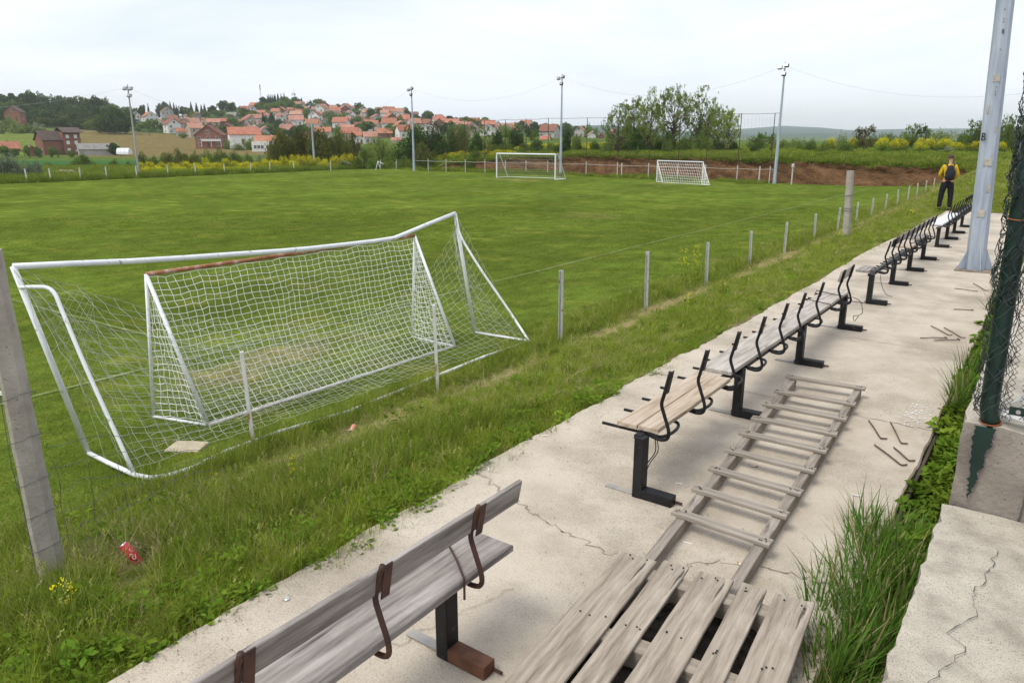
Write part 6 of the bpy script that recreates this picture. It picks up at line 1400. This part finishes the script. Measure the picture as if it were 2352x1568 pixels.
def instancer(name,pts,scl,rot,kinds,mesh_list,label):
    col=bpy.data.collections.new(name+'_kinds')
    for i,me in enumerate(mesh_list): o=bpy.data.objects.new('%s_kind_%02d'%(name,i),me); col.objects.link(o)
    me=bpy.data.meshes.new(name); me.vertices.add(len(pts)); me.vertices.foreach_set('co',np.asarray(pts,np.float32).ravel())
    for nm,ty,arr in (('s','FLOAT_VECTOR',scl),('r','FLOAT_VECTOR',rot)):
        at_=me.attributes.new(nm,ty,'POINT'); at_.data.foreach_set('vector',np.asarray(arr,np.float32).ravel())
    at_=me.attributes.new('k','INT','POINT'); at_.data.foreach_set('value',np.asarray(kinds,np.int32))
    o=lk(name,me); ng=bpy.data.node_groups.new(name,'GeometryNodeTree'); ng.interface.new_socket('Geometry',in_out='INPUT',socket_type='NodeSocketGeometry'); ng.interface.new_socket('Geometry',in_out='OUTPUT',socket_type='NodeSocketGeometry')
    n=ng.nodes;l=ng.links; gi=n.new('NodeGroupInput'); go=n.new('NodeGroupOutput'); ip=n.new('GeometryNodeInstanceOnPoints'); ci=n.new('GeometryNodeCollectionInfo'); ci.inputs['Collection'].default_value=col; ci.inputs['Separate Children'].default_value=True; ci.inputs['Reset Children'].default_value=True
    ip.inputs['Pick Instance'].default_value=True
    def na(nm,dt):
        q=n.new('GeometryNodeInputNamedAttribute'); q.data_type=dt; q.inputs['Name'].default_value=nm; return q.outputs['Attribute']
    er=n.new('FunctionNodeEulerToRotation')
    l.new(gi.outputs[0],ip.inputs['Points']); l.new(ci.outputs[0],ip.inputs['Instance']); l.new(na('k','INT'),ip.inputs['Instance Index']); l.new(na('s','FLOAT_VECTOR'),ip.inputs['Scale']); l.new(na('r','FLOAT_VECTOR'),er.inputs[0]); l.new(er.outputs[0],ip.inputs['Rotation']); l.new(ip.outputs[0],go.inputs[0])
    md=o.modifiers.new('scatter','NODES'); md.node_group=ng; o['kind']='stuff'; o['label']=label; return o
rg=np.random.default_rng(99); CANX,CANY=cc.x,cc.y
def inview(x,y,margin=.10):
    q0=cy_*x+sy_*y; q1=-sy_*x+cy_*y; d=q1*CT_+1.0*ST_; return (q1>.2)&(np.abs(q0)/np.maximum(q1*CT_+2.4*ST_,.2)<.692+margin+.12)
def sample(n,rlo,rhi,region,power=0.0,a0=-78,a1=8):
    """points on the ground, density falling with distance as r^-power"""
    out=[]
    u=rg.random(n); e=2-power
    r=(rlo**e+u*(rhi**e-rlo**e))**(1/e) if abs(e)>1e-3 else rlo*(rhi/rlo)**u
    a=np.radians(rg.uniform(a0,a1,n)); x=r*np.sin(a); y=r*np.cos(a); m=region(x,y)&inview(x,y); return x[m],y[m]
def scatter(name,x,y,kindfn,sfn,meshes,label,tilt=.12,sink=.01):
    z=gz(x,y)-sink; n=len(x); k=kindfn(x,y); s=sfn(x,y); 
    rot=np.stack([rg.normal(0,tilt,n),rg.normal(0,tilt,n),rg.uniform(0,6.28,n)],1); return instancer(name,np.stack([x,y,z],1),s,rot,k,meshes,label)
def sc3(s,hx=1.0): return np.stack([s,s,s*hx],1)
# --- lawn of the pitch
lawn=[blade_mesh('lawn_tuft',200+i,26,.045,.13,.0042,.8,[GL,GY],fr=.9,seg=2) for i in range(4)]+[blade_mesh('lawn_tuft',210+i,26,.05,.13,.0045,.8,[GB,GY],fr=.95,seg=2) for i in range(2)]
def patch(x,y,s,o=0): return wob(x+o*9.1,y-o*4.7,s,1)+.6*wob(x*1.3-o,y*.9+2,s*2.7,1)
pitch=lambda x,y:(x<-7.7)&(x>-79)&(y<76)
x,y=sample(60000,5,45,pitch,power=1.35)
r_=np.hypot(x,y)
scatter('pitch_grass',x,y,lambda x,y:np.where(patch(x,y,.5)>.35,rg.integers(4,6,len(x)),rg.integers(0,4,len(x))),lambda x,y:np.stack([*(np.maximum(.9,r_/16)*rg.uniform(.8,1.3,len(x)) for _ in range(2)),rg.uniform(.6,1.25,len(x))*(1+.25*patch(x,y,1.3))],1),lawn,'short mown grass of the football pitch')
# --- bank beside the walkway
tall=[blade_mesh('tall_tuft',220+i,22,.34,.09,.0055,.55,[GA,GY],fr=.72,heads=.06,seg=4) for i in range(3)]+[blade_mesh('tall_tuft',230+i,22,.36,.09,.006,.6,[GB,GY],fr=.78,heads=.05,seg=4) for i in range(3)]
short=[blade_mesh('short_tuft',240+i,24,.16,.10,.0055,.7,[GA,GY],fr=.88,seg=3) for i in range(3)]
dry=[blade_mesh('dry_tuft',250+i,24,.15,.12,.004,1.3,[GS,GY],fr=.85,seg=3,curl=1.3) for i in range(2)]
clov=[leafy_mesh('clover_tuft',260+i,110,.075,.11,.014,[GC,GF],0,3) for i in range(2)]
weed=[leafy_mesh('broad_weed',270+i,34,.22,.10,.05,[GC,GF],0,6) for i in range(2)]+[leafy_mesh('yellow_weed',280,30,.40,.09,.05,[GB,GF],7,7)]
bankm=tall+short+dry+clov+weed   # 0-5 tall,6-8 short,9-10 dry,11-12 clover,13-14 weed,15 yellow
bank=lambda x,y:(x>np.where(y<11.5,-7.42+.14*np.sin(y*2.3),-8.3))&~((np.hypot(x-CANX,y-CANY)<.2))&~((np.hypot(x-CANX*.93,y-CANY*.93)<.18))&~((np.hypot(x-CANX*.87,y-CANY*.87)<.15))&(x<-3.16+.05*np.sin(y*3)+.06*np.sin(y*.45))&(y<75)|((x>=-3.3)&(y>29.7)&(y<80)&(x<14))
def bank_kind(x,y):
    n=len(x); p=patch(x,y,1.1)*.5+rg.normal(0,.35,n); u=rg.random(n); k=rg.integers(6,9,n)
    tallz=np.exp(-((x+7.15)/.6)**2)*1.0; nearw=np.exp(-(np.hypot(x+5.2,y-1.8)/1.8)**2)
    k=np.where(u<np.clip(tallz+nearw*.4+.05,0,.95),rg.integers(0,6,n),k)
    dz=np.exp(-((x+6.15)/.55)**2)*(.55+2.2*p)+.13; k=np.where(rg.random(n)<np.clip(dz,0,.85),rg.integers(9,11,n),k)
    cz=np.exp(-((x+3.35)/.55)**2)*1.0*(y<12)+.15; k=np.where((rg.random(n)<np.clip(cz*.4,0,.4))&(x>-5.2),rg.integers(11,13,n),k)
    k=np.where(rg.random(n)<.05*np.exp(-y/9)+.006,rg.integers(13,15,n),k); k=np.where((rg.random(n)<.0004)&(x<-4),15,k)
    return k
def bank_scale(x,y):
    n=len(x); r=np.hypot(x,y); s=rg.uniform(.6,1.15,n)*np.maximum(.85,(r/11)**.6); h=np.interp(x,[-8.3,-7.4,-6.8,-6.2,-5.5,-4,-3.3],[.5,.8,.95,.5,.65,.65,.5])*(1+.25*patch(x,y,.8)); h=h*(1-.62*np.clip(np.exp(-((x+6.2)/.5)**2)*(.35+1.8*patch(x,y,1.1)),0,1)); h=np.where(y>29.7,.7,h)*(1+.25*np.exp(-y/4))/np.maximum(.85,(r/11)**.6)**.8
    return np.stack([s,s,s*h],1)
x,y=sample(150000,1.6,75,bank,power=1.25,a0=-80,a1=14)
scatter('bank_grass',x,y,bank_kind,bank_scale,bankm,'tall uncut grass, clover and weeds on the bank between walkway and pitch',tilt=.2)
# thicker growth near the camera, lower left
x,y=sample(16000,1.6,7,lambda x,y:(x<-3.2)&(x>-7.4)&(y<6.5)&~(np.hypot(x-CANX,y-CANY)<.2)&~(np.hypot(x-CANX*.92,y-CANY*.92)<.2)&~(np.hypot(x-CANX*.86,y-CANY*.86)<.16),power=.9,a0=-80,a1=0)
scatter('bank_undergrowth',x,y,lambda x,y:np.where(np.exp(-(np.hypot((x+5.0)/.9,(y-2.2)/.9))**2)*.6>rg.random(len(x)),9,np.where(x>-3.9,rg.choice([11,12,6,6,7,8,8,9,0,13],len(x)),rg.choice([0,1,2,3,4,5,6,7,13,14,9,10],len(x)))),lambda x,y:np.stack([*(rg.uniform(.6,1.0,len(x)) for _ in range(2)),rg.uniform(.45,1.05,len(x))],1),bankm,'lush weeds and grass in the near corner of the bank',tilt=.25)
u_=rg.uniform(.76,1.08,260); x=CANX*u_+rg.normal(0,.16,260); y=CANY*u_+rg.normal(0,.16,260)
scatter('can_clover',x,y,lambda x,y:rg.choice([8,9,10,11,12,6],len(x)),lambda x,y:np.stack([*(rg.uniform(.5,.9,len(x)) for _ in range(2)),rg.uniform(.3,.6,len(x))],1),bankm,'low trampled grass and straw around the red can',tilt=.3)
stalk=[blade_mesh('dead_stalk',350+i,14,.42,.10,.0045,.9,[GS,GBR],fr=.6,heads=.2,seg=5) for i in range(2)]+[leafy_mesh('thistle',360,70,.42,.16,.055,[GB,GF],0,5)]
n=120; x=np.concatenate([rg.normal(-4.75,.28,60),rg.uniform(-7,-3.8,30),rg.normal(-5.5,.35,30)]); y=np.concatenate([rg.normal(1.95,.22,60),rg.uniform(1.8,8,30),rg.normal(2.75,.3,30)])
m=(np.hypot(x-CANX,y-CANY)>.14)&(np.hypot(x-CANX*.93,y-CANY*.93)>.12); x,y=x[m],y[m]
scatter('dead_stalks',x,y,lambda x,y:np.where(x<-5.15,np.where(rg.random(len(x))<.6,2,0),rg.integers(0,2,len(x))),lambda x,y:sc3(rg.uniform(.5,1.05,len(x))),stalk,'bleached dead stalks and dark thistles around the can and the left concrete post',tilt=.3)
# flowering charlock by the white post
ch=[leafy_mesh('charlock',290+i,40,.75,.16,.05,[GB,GF],9,9) for i in range(2)]
cx=np.array([-7.0,-6.9,-7.1,-6.75,-7.2,-4.9,-4.7,-5.2]); cy=np.array([16.9,17.3,17.6,16.6,17.1,3.2,3.35,3.1])
scatter('flowering_weeds',cx,cy,lambda x,y:np.arange(len(x))%2,lambda x,y:sc3(np.where(y>10,1.25,.45)),ch,'tall weeds with small yellow flowers beside the white post',tilt=.1)
# --- far meadow strips
mead=[blade_mesh('meadow_clump',300+i,60,.6,.55,.028,.35,[GB,GBR],fr=.90,seg=3) for i in range(3)]+[blade_mesh('meadow_clump',310+i,60,.55,.55,.028,.4,[GA,GY],fr=.8,seg=3) for i in range(2)]+[leafy_mesh('flower_clump',320,260,.7,.6,.09,[GA,GF],0,4),leafy_mesh('yellow_flower_clump',321,200,.75,.6,.08,[GF,GF],0,4)]
def behind(x,y):
    db=y-y_bank(x); return ((db>.3)&(x>-70)|(x<-79.3)|((y>77.5)&(x<=-70)))&(y<260)
x,y=sample(26000,55,175,behind,power=1.0,a0=-78,a1=12)
def mk(x,y):
    n=len(x); k=rg.integers(0,5,n); PX=1176+1763*(cy_*x+sy_*y)/np.maximum(-sy_*x+cy_*y,20); yz=((x<-58)&(PX>325)&(np.hypot(x,y)>108)&(patch(x,y,.12)>-.1))
    k=np.where(yz&(rg.random(n)<.5),6,k); k=np.where((rg.random(n)<.10)&(PX>250),5,k); return k
scatter('meadow',x,y,mk,lambda x,y:np.stack([*(rg.uniform(.8,1.7,len(x)) for _ in range(2)),rg.uniform(.7,1.5,len(x))*np.where((x>-62)&(y>65),.45,1)],1),mead,'tall meadow grass with yellow flowers beyond the pitch')
# grass lip over the cut bank and grass at its foot
n=2600; x=rg.uniform(-68,-4.5,n); db=np.where(rg.random(n)<.35,rg.uniform(.62,1.3,n),rg.uniform(.62,6,n)); y=y_bank(x)+db
wt=np.interp(x,[-69,-62,-55,-45,-25,-12,-7,-4.5],[-1.3,-.5,-.05,.35,.3,.2,.15,-.2]); hi=gz(x,y_bank(x)+6.5); hh=np.interp(db-.7,[-.12,0,.6,1.6,3,5.8],[.1,.2,.38,.62,.85,1.0]); z=wt+(hi-wt)*hh-.03
instancer('bank_lip_grass',np.stack([x,y,z],1),np.stack([*(rg.uniform(.7,1.4,n) for _ in range(2)),rg.uniform(.4,.8,n)],1),np.stack([rg.normal(0,.15,n)+.25,rg.normal(0,.15,n),rg.uniform(0,6.28,n)],1),rg.integers(0,5,n),mead,'long grass hanging over the top edge of the cut earth bank')
n=1500; x=rg.uniform(-74,-22,n); y=y_bank(x)-rg.uniform(.2,4.6,n)*np.where(x<-45,1,.8); m=patch(x,y,.35)>-.45; x,y=x[m],y[m]
scatter('foot_grass',x,y,lambda x,y:rg.integers(0,5,len(x)),lambda x,y:np.stack([*(rg.uniform(.5,1.1,len(x)) for _ in range(2)),rg.uniform(.3,1.05,len(x))*(.8+.3*patch(x,y,.35))],1),mead,'rough grass along the foot of the ball net and the earth bank')
n=900; x=rg.uniform(-80.5,-77.6,n); y=rg.uniform(22,74,n)
scatter('touchline_grass',x,y,lambda x,y:rg.integers(0,3,len(x)),lambda x,y:np.stack([*(rg.uniform(.7,1.2,len(x)) for _ in range(2)),rg.uniform(.6,1.1,len(x))],1),mead,'long grass along the posts of the far touchline')
# --- right foreground: reeds in the ditch, creepers along the wall
reed=[blade_mesh('reed_tuft',330+i,14,.60,.06,.022,.42,[GRD,GS],fr=.90,seg=6,heads=.05) for i in range(3)]
ivy=[leafy_mesh('creeper',340+i,46,.20,.13,.075,[GC,GF],0,3) for i in range(2)]
n=300; x=rg.uniform(-.72,-.30,n); y=rg.uniform(2.95,4.9,n); k=rg.integers(0,3,n); s=rg.uniform(.6,1.0,n)*np.interp(y,[2.9,3.3,4.2,5.2],[.55,.95,1.05,.85])
x=np.where(y<3.5,np.maximum(x,-.60),x)
instancer('ditch_reeds',np.stack([x,y,np.full(n,-.27)],1),np.stack([s,s,s],1),np.stack([rg.normal(0,.16,n),rg.normal(-.12,.16,n),rg.uniform(0,6.28,n)],1),k,reed,'thick tuft of broad bladed green grass in the ditch beside the concrete slab')
n=230; y=rg.uniform(4.2,13,n); x=rg.uniform(-.52,-.27,n); k=rg.integers(0,2,n); s=rg.uniform(.6,1.1,n)
instancer('ditch_creeper',np.stack([x,y,rg.uniform(-.25,-.06,n)],1),np.stack([s,s,s],1),np.stack([rg.normal(0,.3,n),rg.normal(0,.3,n),rg.uniform(0,6.28,n)],1),k,ivy,'leafy green creeper filling the ditch along the wall')
n=60; x=np.concatenate([rg.uniform(-.56,-.40,26),rg.uniform(-.62,-.3,34)]); y=np.concatenate([rg.uniform(7.6,9.3,26),rg.uniform(12.5,17.5,34)])
x,y=x[:n],y[:n]; s=rg.uniform(.5,.95,n)
instancer('ditch_grass',np.stack([x,y,np.full(n,-.15)],1),np.stack([s,s,s*1.1],1),np.stack([rg.normal(0,.25,n),rg.normal(0,.25,n),rg.uniform(0,6.28,n)],1),rg.integers(0,3,n),reed,'loose long grass growing at the ditch beyond the fence post')
n=420; x=rg.uniform(-.5,6,n); y=rg.uniform(17,30.5,n); m=(x>-.45+.0*y)&(x>-.55); x,y=x[m],y[m]
scatter('verge_grass',x,y,lambda x,y:rg.integers(0,9,len(x)),lambda x,y:sc3(rg.uniform(1,2,len(x)),.8),bankm,'rough grass to the right of the walkway')
# straw lying on the near slab edge
# ================================================================= HAZE
def haze():
    mb=MB(); x0,x1,y0,y1,z0,z1_=-7600,7600,-7600,7600,-140,170
    mb.add([(x0,y0,z0),(x1,y0,z0),(x1,y1,z0),(x0,y1,z0),(x0,y0,z1_),(x1,y0,z1_),(x1,y1,z1_),(x0,y1,z1_)],[(3,2,1,0),(4,5,6,7),(0,1,5,4),(1,2,6,5),(2,3,7,6),(3,0,4,7)])
    m=bpy.data.materials.new('haze'); m.use_nodes=True; n=m.node_tree.nodes; n.clear(); o=n.new('ShaderNodeOutputMaterial'); v=n.new('ShaderNodeVolumePrincipled'); v.inputs['Color'].default_value=(.92,.955,1,1); v.inputs['Density'].default_value=.00014; v.inputs['Anisotropy'].default_value=.3
    m.node_tree.links.new(v.outputs[0],o.inputs['Volume']); ob=mb.obj('haze',m); ob['kind']='stuff'; ob['label']='thin pale haze over the distant hills'
haze()
